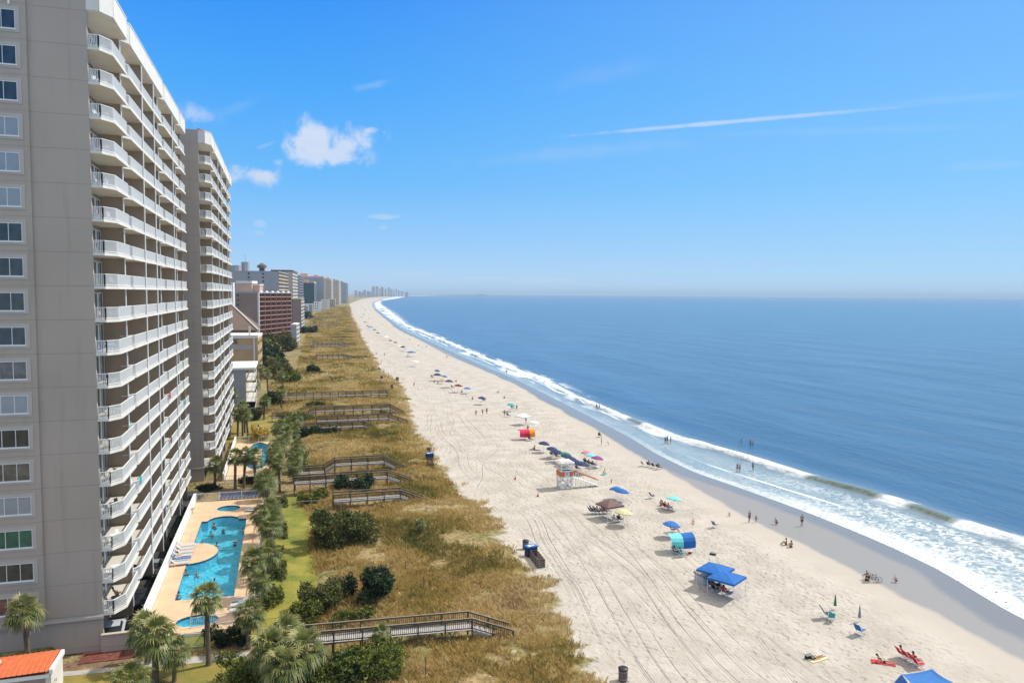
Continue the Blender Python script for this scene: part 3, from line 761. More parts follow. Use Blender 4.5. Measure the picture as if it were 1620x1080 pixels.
# pinkish hotel with a grid of balconies
M['pinkwall'] = mat('dusty_pink_stucco', (0.30, 0.215, 0.18), 0.9, 0.08, 0.1)
M['pink'] = mat('pink_paint', (0.36, 0.19, 0.15), 0.85, 0.08, 0.2)
M['peach'] = mat('peach_paint', (0.66, 0.42, 0.30), 0.85, 0.08, 0.2)
M['blueroof'] = mat('blue_grey_parapet', (0.32, 0.36, 0.42), 0.7, 0.05)
M['greywall'] = mat('pale_grey_stucco', (0.36, 0.36, 0.38), 0.9, 0.06, 0.05)
M['tanwall'] = mat('ochre_stucco', (0.46, 0.32, 0.17), 0.9, 0.08, 0.15)
M['brownroof'] = mat('brown_shingle', (0.15, 0.105, 0.08), 0.9, 0.15, 1.0)
M['paletan'] = mat('pale_tan_stucco', (0.52, 0.45, 0.36), 0.9, 0.06, 0.05)
M['bluegrey'] = mat('blue_grey_stucco', (0.33, 0.38, 0.42), 0.9, 0.06, 0.05)
M['tealglass'] = mat('dark_teal_glass', (0.03, 0.075, 0.08), 0.3, 0.3, 0.2)
def P2(px, Y): p = atY(px, 465, Y); return (p.x, p.y)
A = P2(409, 473); B_ = P2(461, 520)
pk, L = block('hotel', 'dusty pink hotel with a grid of balconies and a pink rooftop stair tower', A, B_, 44, 31.0, M['pinkwall'], 11, 6, M['pink'], roofm='blueroof', endwin=(5, 3))
b = MB()
for k in range(6): b.ball((-0.4, L * (k + .5) / 6, 31.4), .9, 1.5, .9, 8, 5)
b.build('roof_vault', M['white'], pk)
b = MB(); b.box(-15, -5.5, 3, 10, 31.5, 36.8); b.box(-5.5, -1.5, 5, 10, 31.5, 35.5); b.build('stair_tower', M['peach'], pk)
b = MB(); b.box(-15.3, -5.2, 2.7, 10.3, 36.8, 38.2); b.box(-5.19, -1.2, 4.7, 10.3, 35.5, 36.3); b.build('stair_tower_roof', M['white'], pk)
b = MB(); b.box(-.4, .6, -.6, 0.0, 0, 31.2); b.build('corner_column', M['cream'], pk)
# grey slab block behind it
A = P2(441, 640); B_ = P2(456, 720)
gr, L = block('apartment_block', 'tall pale grey apartment block with a turreted roof behind the pink hotel', A, B_, 40, 48.0, M['greywall'], 16, 4, M['paletan'], roofm='greywall', endwin=(3, 2))
b = MB(); b.tube([(-34, 6, 48.5), (-34, 6, 53)], 5, 10); b.tube([(-27, 9, 48.5), (-27, 9, 56)], 3.2, 8); b.build('turret', M['greywall'], gr)
b = MB(); b.tube([(-14, 9, 48.5), (-14, 9, 51.5)], 2.2, 8); b.tube([(-14, 9, 51.5), (-14, 9, 53.5), (-14, 9, 55.5)], [4, 3.6, .3], 10); b.build('roof_pavilion', M['brownroof'], gr)
b = MB(); b.tube([(-27, 9, 56), (-27, 9, 62)], .12, 5); b.build('aerial', M['grey'], gr)
A = P2(463, 760); B_ = P2(471, 840)
block('apartment_block', 'tan apartment block with rounded balcony corners beside the grey block', A, B_, 20, 52.0, M['paletan'], 16, 4, M['cream'], roofm='brownroof', parapet=1.2)
A = P2(474, 900); B_ = P2(480, 1010)
block('apartment_block', 'blue grey apartment block half hidden behind the tan block', A, B_, 28, 51.0, M['bluegrey'], 16, 5, M['greywall'], roofm='blueroof', endwin=(8, 1))
A = P2(476, 640); B_ = P2(481, 690)
block('apartment_block', 'narrow brown apartment block with small balconies just right of the pink hotel', A, B_, 22, 26.0, M['pinkwall'], 9, 4, M['cream'], roofm='paletan', endwin=(8, 1))
A = P2(468, 455); B_ = P2(473, 475)
block('beach_motel', 'small white motel with stacked balconies by the dune trees', (A[0] , A[1]), B_, 3, 12.5, M['greywall'], 5, 3, M['white'], roofm='white')
# the cluster of high blocks
for k, (px, Y, dY, h, wm, bm, rm, lab, end) in enumerate([
    (497, 1480, 140, 50, 'tealglass', 'bluegrey', 'peach', 'dark teal glass apartment tower at the left of the far cluster', 55),
    (512, 1640, 120, 63, 'bluegrey', 'paletan', 'peach', 'tallest tower of the far cluster with a peach crown', 60),
    (524, 1800, 150, 60, 'paletan', 'cream', 'peach', 'tan apartment tower with pale balcony stacks right of the peach crowned tower', 45),
    (536, 2000, 170, 62, 'paletan', 'cream', 'paletan', 'pale tan apartment tower with a flat roof in the far cluster', 45),
    (547, 2250, 180, 60, 'bluegrey', 'greywall', 'greywall', 'rightmost blue grey tower of the far cluster', 45)]):
    A = P2(px, Y); B_ = P2(px + 3.5, Y + dY)
    r0, L = block('apartment_tower', lab, A, B_, end, h, M[wm], 18, 6, M[bm], roofm=rm, parapet=3.0 if rm == 'peach' else 1.5, recess=2.5, endwin=(14, 2))
    b = MB(); b.box(-end * .8, -end * .55, 8, 26, h, h + 9); b.box(-end * .35, -end * .2, 8, 22, h, h + 6); b.build('lift_house', M[rm], r0)
for k, (px, Y, wdt, h, wm, lab) in enumerate([
    (487, 1080, 9, 13, 'bluegrey', 'low blue grey beach house at the foot of the far cluster'),
    (494, 1150, 14, 14, 'greywall', 'low pale grey beach house beside the blue grey one'),
    (507, 1250, 11, 16, 'white', 'low white beach house below the peach crowned tower'),
    (520, 1400, 14, 18, 'cream', 'cream beach house below the tan towers'),
    (530, 1600, 14, 18, 'paletan', 'tan beach house right of the cream one')]):
    A = P2(px, Y); B_ = P2(px + 1, Y + 20)
    r0, L = block('beach_house', lab, A, B_, wdt, h, M[wm], 4, 3, M['white'], roofm='white', endwin=(3, 2), cat='house')
# tan hall with a white roof edge, its brown hip roof, and the white-roofed annex
A = (-9.0, 286.0); B_ = (-8.0, 306.0)
tn, L = block('hotel_annex', 'ochre annex with a white flat roof edge and palms in front', A, B_, 30, 15.0, M['tanwall'], 4, 3, None, roofm='cream', z0=-1, parapet=.9)
b = MB(); b.box(-30, -1.6, -.12, -.003, 10.6, 12.4); b.build('belt_course', M['concrete'], tn)
b = MB()
for k in range(4): b.box(-17 + k * 2.6, -14.8 + k * 2.6, -.06, .05, 12.8, 14.4)
b.build('window', M['glass_mid'], tn)
b = MB(); b.box(-1.5, -1.0, -.25, -.005, -.5, 14.7); b.box(-3.2, -2.6, 1, 1.6, 15.6, 19); b.build('pilaster', M['cream'], tn)
rt_ = empty('pitched_roof_hall', (-26, 345, 0), 0, 'broad building with a dark brown hipped roof behind the ochre annex', 'building')
b = MB(); b.box(-20, 14, 0, 34, -1, 15); b.build('wall', M['pinkwall'], rt_)
b = MB(); b.add([(-21, -1.5, 15), (15.5, -1.5, 15), (15.5, 36, 15), (-21, 36, 15), (-14, 16, 25.5), (4, 16, 25.5)], [(0, 1, 5, 4), (1, 2, 5), (2, 3, 4, 5), (3, 0, 4), (0, 3, 2, 1)]); b.build('roof', M['brownroof'], rt_)
b = MB(); b.bar((4, 16, 25.6), (15.6, -1.6, 15.1), .9, .25); b.bar((-6, -1.7, 17.5), (1, -1.6, 15.2), .8, .3); b.build('roof_ridge', M['concrete'], rt_)
an = empty('annex', (-7.4, 206.5, 0), 0, 'low grey annex with a bright white flat roof beside the second tower', 'building')
b = MB(); b.box(-20, -2.2, 0, 19, -1, 11.2); b.build('wall', M['greywall'], an)
b = MB(); b.box(-20.3, 0.3, -.35, 19.3, 11.2, 11.75); b.build('roof', M['white'], an)
for k in range(4):
    b = MB(); b.box(-2.19, 0, 0.2, 18.8, k * 2.8 - .15, k * 2.8); b.build('balcony', M['cream'], an)
    for nm in (0,):
        b = MB(); b.box(-.08, 0, .2, 18.8, k * 2.8 + 1.0, k * 2.8 + 1.08); b.box(-2.1, 0, .2, .28, k * 2.8 + 1.0, k * 2.8 + 1.08)
        for j in range(60): b.box(-.06, -.02, .3 + j * .31, .34 + j * .31, k * 2.8, k * 2.8 + 1.0)
        for j in range(7): b.box(-2.0 + j * .3, -1.96 + j * .3, .22, .26, k * 2.8, k * 2.8 + 1.0)
        b.build('railing', M['white'], an)
b = MB(); b.box(-2.3, -2.195, 1, 18, 0.2, 10.4); b.build('sliding_doors', M['glass_mid'], an)
# a flat topped grey house corner seen past the second tower
hc = empty('rooftop_building', (atY(369, 465, 420).x, 420, 0), 0, 'dark flat topped building with a pale corner peeking past the second tower', 'building')
b = MB(); b.box(-14, -1.2, 0, 14, 0, 36); b.build('wall', M['pinkwall'], hc); b = MB(); b.box(-1.19, 0, -.3, 14, 0, 36.5); b.build('corner_column', M['cream'], hc)
# skyline at the far end of the bay
fr = random.Random(11)
sky_l = [(563, 459.5, 4), (569, 461, 5), (577, 458.5, 4), (583, 460.5, 5), (591, 453.5, 4.6), (596.5, 453.2, 3.8), (601, 456, 2.6), (605, 454.5, 3.6), (610, 457.5, 3), (615, 455, 3.4), (619, 457, 3), (623, 458.5, 3), (627, 457.5, 2.4), (631, 459.5, 3), (636, 461, 4), (573, 462, 6), (588, 461, 5), (643, 462, 6)]
names = ['left end', 'second from the left', 'third from the left', 'fourth from the left', 'fifth from the left', 'sixth from the left', 'seventh from the left', 'eighth from the left', 'ninth from the left']
for k, (px, py, wd) in enumerate(sorted(sky_l)):
    Y = 5600 + 90 * k; p = atY(px, py, Y); wm = ['cream', 'cream', 'peach', 'white'][fr.randrange(4)]
    kw = wd * Y / 1180.0
    kind = 'high-rise' if py < 458 else 'low block'
    nm = ['far left end', '2nd', '3rd', '4th', '5th', '6th', '7th', '8th', '9th', '10th', '11th', '12th', '13th', '14th', '15th', '16th', '17th', 'far right end']
    pos = 'at the far left end' if k == 0 else 'at the far right end' if k == len(sky_l) - 1 else nm[k] + ' from the left'
    r0 = empty('skyline_building', (p.x, Y, 0), 0, 'hazy %s %s of the distant skyline' % (kind, pos), 'building', 'buildings of the distant skyline')
    hh = p.z
    b = MB(); b.box(-kw / 2, kw / 2, 0, kw, 0, hh)
    if py < 458: b.box(-kw * .2, kw * .2, kw * .2, kw * .6, hh, hh + 7)
    b.build('wall', M[wm], r0)
    b = MB(); nl = max(2, int(hh / 9))
    for q in range(nl): b.box(-kw * .42, kw * .42, -1.0, 0.5, (q + .35) * hh / nl, (q + .75) * hh / nl)
    b.build('window_band', M['glass_mid'], r0)
# trees and scrub between the buildings and the far coast
# ---------------------------------------------------------------- sheets on the ground near the towers
def sheet(name, x0, x1, y0, y1, m, dz=0.02, st=0.5, tilt=0.0, kind='structure'):
    nx = max(1, int((x1 - x0) / st)); ny = max(1, int((y1 - y0) / st)); V = []; Fs = []
    for j in range(ny + 1):
        for i in range(nx + 1):
            x = x0 + (x1 - x0) * i / nx; y = y0 + (y1 - y0) * j / ny + tilt * (x - x0)
            V.append((x, y, hz1(x, y) + dz))
    for j in range(ny):
        for i in range(nx):
            a = j * (nx + 1) + i; Fs.append((a, a + 1, a + nx + 2, a + nx + 1))
    o = npmesh(name, np.array(V), np.array(Fs), m, smooth=True); return tag(o, kind=kind)
lawn_m = mat('lawn_grass', (0.12, 0.155, 0.018), 0.95, 0, 0.28, 0.09, 5, c2=(0.30, 0.26, 0.045))
golden_m = mat('dry_lawn', (0.30, 0.22, 0.055), 0.95, 0, 0.35, 0.05, 9, c2=(0.17, 0.17, 0.03))
sheet('lawn', -2.6, 3.2, 74, 118, lawn_m, 0.045)
sheet('lawn', -26, -1.0, 40, 69.4, golden_m, 0.03)
sheet('lawn', -9, -0.6, 70.6, 73.9, lawn_m, 0.05)
sheet('lawn', -13, 1.5, 164, 200, golden_m, 0.03, 1.0)
sheet('path', -26, -2.6, 69.6, 70.8, M['concrete'], 0.06, 0.5, -0.06)
sheet('mulch_bed', -17.5, -11.6, 71.3, 73.4, mat('red_mulch', (0.16, 0.05, 0.035), 0.95, 0.4, 3.0, 0.05, 15), 0.07)
sheet('service_lane', -19.0, -13.1, 73.4, 130, M['asphalt'], 0.03, 1.0)
# pool terrace with its basins
deck_m = mat('peach_pool_deck', (0.62, 0.43, 0.27), 0.85, 0.07, 0.5, 0.003, 25)
basin_m = mat('pool_basin_paint', (0.22, 0.62, 0.72), 0.5, 0.0, 2.2, c2=(0.30, 0.72, 0.80))
tile_m = mat('waterline_tile', (0.03, 0.10, 0.20), 0.3, 0.2, 3.0)
def water_m():
    m = bpy.data.materials.new('pool_water'); m.use_nodes = True; t = m.node_tree; t.nodes.clear()
    o_ = N(t, 'ShaderNodeOutputMaterial'); tr = N(t, 'ShaderNodeBsdfTransparent', inp={'Color': (0.5, 0.8, 0.95, 1)}); gl = N(t, 'ShaderNodeBsdfGlossy', inp={'Roughness': 0.08})
    fr_ = N(t, 'ShaderNodeFresnel', inp={'IOR': 1.33}); mx = N(t, 'ShaderNodeMixShader')
    tc_ = N(t, 'ShaderNodeTexCoord'); n = N(t, 'ShaderNodeTexNoise', inp={'Scale': 2.2, 'Detail': 3.0, 'Distortion': 1.0}); t.links.new(tc_.outputs['Object'], n.inputs['Vector'])
    bp = N(t, 'ShaderNodeBump', inp={'Strength': 1.0, 'Distance': 0.12}); t.links.new(n.outputs['Fac'], bp.inputs['Height'])
    t.links.new(bp.outputs[0], gl.inputs['Normal']); t.links.new(bp.outputs[0], fr_.inputs['Normal'])
    # caustic light painted into the tint: a mottled net of brighter and deeper blue
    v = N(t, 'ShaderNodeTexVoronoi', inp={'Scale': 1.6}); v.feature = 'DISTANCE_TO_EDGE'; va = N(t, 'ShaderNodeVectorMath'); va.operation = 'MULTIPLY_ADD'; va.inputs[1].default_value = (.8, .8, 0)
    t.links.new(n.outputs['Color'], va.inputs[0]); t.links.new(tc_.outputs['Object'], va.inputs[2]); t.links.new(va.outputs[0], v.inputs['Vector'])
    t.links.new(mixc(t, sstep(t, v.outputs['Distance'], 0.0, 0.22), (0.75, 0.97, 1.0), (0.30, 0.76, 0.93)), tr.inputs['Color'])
    t.links.new(fr_.outputs[0], mx.inputs[0]); t.links.new(tr.outputs[0], mx.inputs[1]); t.links.new(gl.outputs[0], mx.inputs[2]); t.links.new(mx.outputs[0], o_.inputs['Surface'])
    return m
pw = water_m()
def deck_with_pools(name, label, x0, x1, y0, y1, z, pools):
    """pools: list of outline polygons (counter clockwise); the deck is triangulated round them"""
    root = empty(name, (0, 0, 0), 0, label, 'pool terrace')
    bm = bmesh.new(); loops = []
    def ring(poly):
        vs_ = [bm.verts.new((x, y, z)) for x, y in poly]; es = [bm.edges.new((vs_[i], vs_[(i + 1) % len(vs_)])) for i in range(len(vs_))]; return es
    es = ring([(x0, y0), (x1, y0), (x1, y1), (x0, y1)])
    for p, d in pools: es += ring(p)
    bmesh.ops.triangle_fill(bm, use_beauty=True, use_dissolve=False, edges=es)
    me = bpy.data.meshes.new('deck'); bm.normal_update()
    for f in bm.faces:
        if f.normal.z < 0: f.normal_flip()
    bm.to_mesh(me); bm.free(); me.materials.append(deck_m); o = bpy.data.objects.new('deck', me); col.objects.link(o); o.parent = root
    b = MB(); b.box(x0 + .002, x1 - .002, y0 - .0, y0 + .15, z - 1.6, z - .004); b.box(x0, x0 + .15, y0 + .151, y1, z - 1.6, z - .004); b.box(x1 - .15, x1, y0 + .151, y1, z - 1.0, z - .004); b.build('retaining_wall', M['cream'], root)
    for p, d in pools:
        n = len(p); b = MB()
        vs_ = [(x, y, z) for x, y in p] + [(x, y, z - .25) for x, y in p] + [(x, y, z - d) for x, y in p]
        b.add(vs_[:2 * n], [(i, (i + 1) % n, n + (i + 1) % n, n + i)[::-1] for i in range(n)], 1)
        b.add(vs_[n:], [(i, (i + 1) % n, n + (i + 1) % n, n + i)[::-1] for i in range(n)], 0)
        b.add([(x, y, z - d) for x, y in p], [tuple(range(n))], 0)
        pb = b.build('pool', [basin_m, tile_m], root)
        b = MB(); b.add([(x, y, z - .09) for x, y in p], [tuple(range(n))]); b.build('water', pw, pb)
    return root
def arc(cx, cy, rx, ry, a0, a1, n): return [(cx + rx * math.cos(R(a0 + (a1 - a0) * i / n)), cy + ry * math.sin(R(a0 + (a1 - a0) * i / n))) for i in range(n + 1)]
DZ = 0.15
main_pool = [(-5.2, 80.4), (-5.2, 108.2)] + arc(-8.2, 108.2, 2.0, 1.9, 0, 180, 12) + [(-11.0, 108.2)] + [(-11.0, 98.9)] + arc(-11.0, 95.2, 3.1, 3.7, 90, -90, 14)[0:] + [(-11.0, 91.3), (-10.9, 80.8)]
main_pool = [p for i, p in enumerate(main_pool) if i == 0 or (abs(p[0] - main_pool[i - 1][0]) + abs(p[1] - main_pool[i - 1][1])) > .05]
spa = arc(-7.9, 114.0, 1.6, 1.5, 0, 345, 17)
spa2 = arc(-8.2, 75.2, 1.9, 1.35, 0, 345, 17)
pool2 = arc(-5.0, 150.5, 2.3, 12.5, 0, 348, 29)
deck_with_pools('pool_terrace', 'peach pool terrace with a long blue pool and two round spas beside the nearest tower', -12.75, -3.3, 72.6, 118.6, DZ, [(main_pool, 1.35), (spa, .9), (spa2, .9)])
deck_with_pools('pool_terrace', 'farther peach pool terrace with an oval pool in front of the second tower', -9.6, -2.3, 131.5, 163.5, DZ, [(pool2, 1.1)])
b = MB(); b.prism([(-5.6, 141), (-4.4, 141), (-4.3, 156), (-5.7, 156)], -.9, DZ + .03); o = b.build('pool_island', deck_m); tag(o, 'peach deck bridge crossing the middle of the oval pool', 'pool island')
# white wall between the lane and the terrace
b = MB(); b.box(-13.05, -12.8, 74.6, 118.8, -1.0, 1.35); b.box(-13.1, -12.75, 74.6, 118.8, 1.352, 1.43); o = b.build('garden_wall', M['white']); tag(o, 'long white wall between the nearest tower and its pool terrace', 'wall')
b = MB(); b.box(-13.0, -12.8, 66.8 + 5.0, 74.4, -1.0, 0.7); o = b.build('garden_wall', M['white']); tag(o, 'short low white wall ending behind the feathery palm by the tower corner', 'wall')
b = MB(); b.box(-10.0, -9.75, 131.5, 165, -1.0, 1.3); o = b.build('garden_wall', M['white']); tag(o, 'white wall along the foot of the second tower', 'wall')
b = MB(); b.box(-16.0, -12.9, 73.1, 73.3, -1.2, 0.6); b.box(-16.0, -12.9, 73.0, 73.4, .602, .7); o = b.build('parapet_wall', M['stucco_wall']); tag(o, 'low taupe parapet with a pale cap at the corner of the nearest tower', 'wall')
def fence(label, pts, h=1.2, step=0.16, m=None, z=None, every=2.4):
    m = m or M['alu']; root = empty('fence', (pts[0][0], pts[0][1], 0), 0, label, 'fence')
    ox, oy = pts[0]
    for (xa, ya), (xb, yb) in zip(pts[:-1], pts[1:]):
        L = math.hypot(xb - xa, yb - ya); zz = (lambda x, y: z if z is not None else hz1(x, y))
        pa = Vector((xa - ox, ya - oy, zz(xa, ya))); pb = Vector((xb - ox, yb - oy, zz(xb, yb)))
        b = MB(); b.bar(pa + Vector((0, 0, h)), pb + Vector((0, 0, h)), .06, .06); b.bar(pa + Vector((0, 0, .15)), pb + Vector((0, 0, .15)), .05, .05)
        n = int(L / step)
        for k in range(n + 1):
            c = pa.lerp(pb, k / max(n, 1)); b.bar(c + Vector((0, 0, .1)), c + Vector((0, 0, h)), .025, .025)
        b.build('panel', m, root)
        n = max(1, int(L / every))
        for k in range(n + 1):
            c = pa.lerp(pb, k / n); b = MB(); b.bar(c, c + Vector((0, 0, h + .12)), .09, .09); b.build('post', m, root)
    return root
fence('white metal fence with a gate in front of the near spa', [(-11.2, 71.6), (-7.2, 71.2), (-6.9, 72.9), (-3.3, 73.2)], 1.35, z=-.75)
fence('white metal fence along the lawn side of the pool terrace', [(-3.1, 73.3), (-3.1, 118)], 1.2, 0.2, z=0.05)
fence('white fence closing the far end of the near pool terrace', [(-12.7, 118.7), (-3.2, 118.5)], 1.2, z=0.15)
fence('white fence at the near end of the second pool terrace', [(-9.6, 129.5), (-2.6, 129.2)], 1.2, 0.2, z=0.1)
fence('pale fence closing the far end of the second pool terrace', [(-9.6, 163.8), (-2.3, 163.6)], 1.3, 0.2, z=0.1)
fence('short grey rail on the lawn before the second boardwalk', [(1.0, 110.6), (6.2, 110.2)], 1.1, 5.0, M['concrete'], z=0.25)
fence('dark low railing on the lawn behind the big palm clump', [(-2.6, 70.6), (1.5, 70.6)], 1.0, 0.2, M['cream'], z=-0.4)

# ---------------------------------------------------------------- boardwalks
wood = mat('weathered_wood', (0.115, 0.09, 0.065), 0.9, 0.25, 2.0, 0.004, 25)
woodtop = mat('weathered_handrail', (0.24, 0.195, 0.145), 0.9, 0.2, 2.0)
plank = mat('grey_deck_planks', (0.40, 0.38, 0.36), 0.85, 0.15, 4.0, 0.004, 20)
def boardwalk(label, x0, x1, y, z, wd=1.5, stair=3.6, zend=0.5, low=None, pick=0.17, piles=True, slope=0.0, turn=0.0):
    """low=(x, z): the landward stretch lies at z up to x, then steps climb over 1.7 m"""
    root = empty('boardwalk', (x0, y, 0), turn, label, 'boardwalk', 'wooden boardwalks over the dunes')
    prof = []
    if low: prof = [(0, low[1]), (low[0] - x0, low[1]), (low[0] - x0 + 1.7, z), (x1 - x0, z)]
    else: prof = [(0, z), (x1 - x0, z)]
    n0 = len(prof)
    if stair: prof.append((x1 - x0 + stair, zend))
    Y = lambda x: slope * x
    b = MB()
    for (xa, za), (xb, zb) in zip(prof[:-1], prof[1:]):
        if abs(za - zb) < .05: 
            n = int((xb - xa) / .15) if pick < .5 else 1
            for k in range(n):
                u = xa + (xb - xa) * k / n; u2 = xa + (xb - xa) * (k + 1) / n - (.012 if n > 1 else 0)
                b.box(u, u2, -wd / 2 + Y(u), wd / 2 + Y(u), za - .05, za)
            b.box(xa, xb, -wd / 2 + .05 + Y(xa), -wd / 2 + .1 + Y(xa), za - .28, za - .053); b.box(xa, xb, wd / 2 - .1 + Y(xa), wd / 2 - .05 + Y(xa), za - .28, za - .053)
    b.build('deck', plank, root)
    for (xa, za), (xb, zb) in zip(prof[:-1], prof[1:]):
        if abs(za - zb) >= .05:
            b = MB(); n = max(3, int(abs(za - zb) / .17))
            for k in range(n):
                u = xa + (xb - xa) * (k + .5) / n; zz = za + (zb - za) * (k + .5) / n
                b.box(u - .16, u + .16, -wd / 2 + Y(u), wd / 2 + Y(u), zz - .04, zz)
            for s in (-1, 1): b.bar((xa, s * (wd / 2 - .04) + Y(xa), za - .12), (xb, s * (wd / 2 - .04) + Y(xb), zb - .12), .05, .26)
            b.build('stairs', plank, root)
    for s in (-1, 1):
        b = MB(); b2 = MB()
        for (xa, za), (xb, zb) in zip(prof[:-1], prof[1:]):
            ya = s * (wd / 2 + .03) + Y(xa); yb = s * (wd / 2 + .03) + Y(xb)
            b2.bar((xa, ya, za + 1.06), (xb, yb, zb + 1.06), .14, .045)
            b.bar((xa, ya, za + .97), (xb, yb, zb + .97), .04, .09); b.bar((xa, ya, za + .15), (xb, yb, zb + .15), .04, .09)
            L = xb - xa; n = int(L / pick)
            for k in range(n):
                f = (k + .5) / n; u = xa + L * f; zz = za + (zb - za) * f; yy = ya + (yb - ya) * f
                if pick < .5: b.box(u - .02, u + .02, yy - .02, yy + .02, zz + .12, zz + 1.0)
        b.build('railing', wood, root); b2.build('handrail', woodtop, root)
    for (xa, za), (xb, zb) in zip(prof[:-1], prof[1:]):
        L = xb - xa; n = max(1, int(round(L / 2.4)))
        for k in range(n + (1 if xb == prof[-1][0] else 0)):
            f = k / n; u = xa + L * f; zz = za + (zb - za) * f
            for s in (-1, 1):
                b = MB(); yy = s * (wd / 2 + .1) + Y(u); b.box(u - .06, u + .06, yy - .05, yy + .05, -.3, zz + 1.03); b.build('post', wood, root)
    return root
boardwalk('nearest wooden boardwalk, its stairs running down to the beach behind the bottom hedge', 1.4, 15.6, 64.1, 1.95, 1.45, 3.7, .55, slope=-.08)
boardwalk('second nearest boardwalk, rising behind the large olive bush', 6.5, 16.0, 107.5, 1.95, 1.5, 3.9, .3)
boardwalk('boardwalk passing behind the dark green bush, with a straight deck and long stairs', 1.3, 15.7, 119.6, 1.9, 1.5, 4.0, .3)
boardwalk('boardwalk with a lower landward deck that climbs to a raised span', 1.3, 16.2, 127.5, 2.6, 1.5, 4.0, .3, low=(6.3, 1.5))
boardwalk('shorter boardwalk ending in the middle of the dunes beyond the golden hollow', 2.0, 17.1, 169.5, 1.6, 1.4, 2.2, .5)
boardwalk('boardwalk on tall piles reaching the sand edge with a landing', 7.0, 23.5, 176.0, 2.0, 1.5, 4.6, .2)
boardwalk('boardwalk with a low landward start and a long raised span in the middle dunes', -2.9, 25.7, 189.0, 2.3, 1.6, 3.6, .2, low=(5.6, 1.2))
boardwalk('long dark boardwalk running straight across the dunes on piles', -3.6, 28.9, 219.8, 1.9, 1.7, 0, 0, pick=.25)
boardwalk('grey humped boardwalk beyond the round lone bush', 8.5, 26.0, 346.0, 2.6, 2.2, 9.0, .4, low=(12.5, 1.0), pick=.3)
boardwalk('far boardwalk with a pair of dark raised spans', 5.0, 29.0, 422.0, 2.6, 2.0, 6, .4, low=(14, 1.2), pick=.4)
boardwalk('far boardwalk lying just beyond the pair of dark spans', 14.0, 31.0, 440.0, 2.6, 2.0, 5, .4, pick=.5)
boardwalk('distant boardwalk in front of the brown block', 17.0, 50.0, 700.0, 2.5, 3.0, 0, 0, pick=.6)
boardwalk('most distant boardwalk, a thin dark line across the far dunes', 26.0, 64.0, 880.0, 2.5, 3.0, 0, 0, pick=.6)

# ---------------------------------------------------------------- vegetation
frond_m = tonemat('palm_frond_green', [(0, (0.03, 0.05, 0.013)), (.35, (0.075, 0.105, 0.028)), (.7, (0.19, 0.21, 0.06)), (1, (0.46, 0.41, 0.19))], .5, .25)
dead_m = tonemat('dead_frond', [(0, (0.13, 0.085, 0.045)), (1, (0.38, 0.30, 0.19))], .9)
leaf_dark = tonemat('dark_shrub_leaf', [(0, (0.008, 0.017, 0.006)), (.5, (0.02, 0.042, 0.014)), (1, (0.055, 0.095, 0.025))], .6, .15)
leaf_olive = tonemat('olive_shrub_leaf', [(0, (0.025, 0.035, 0.01)), (.5, (0.10, 0.12, 0.03)), (.85, (0.20, 0.19, 0.055)), (1, (0.16, 0.08, 0.045))], .65, .2)
leaf_yel = tonemat('yellow_green_shrub_leaf', [(0, (0.02, 0.032, 0.008)), (.4, (0.08, 0.11, 0.02)), (1, (0.27, 0.28, 0.045))], .65, .2)
grass_m = tonemat('dune_grass_blades', [(0, (0.09, 0.11, 0.025)), (.25, (0.22, 0.19, 0.05)), (.48, (0.44, 0.31, 0.095)), (.68, (0.60, 0.43, 0.18)), (.88, (0.70, 0.58, 0.32)), (1, (0.36, 0.22, 0.11))], .8, .4)
bark = mat('palm_bark', (0.16, 0.12, 0.085), 0.95, 0.3, 3.0, 0.03, 12)
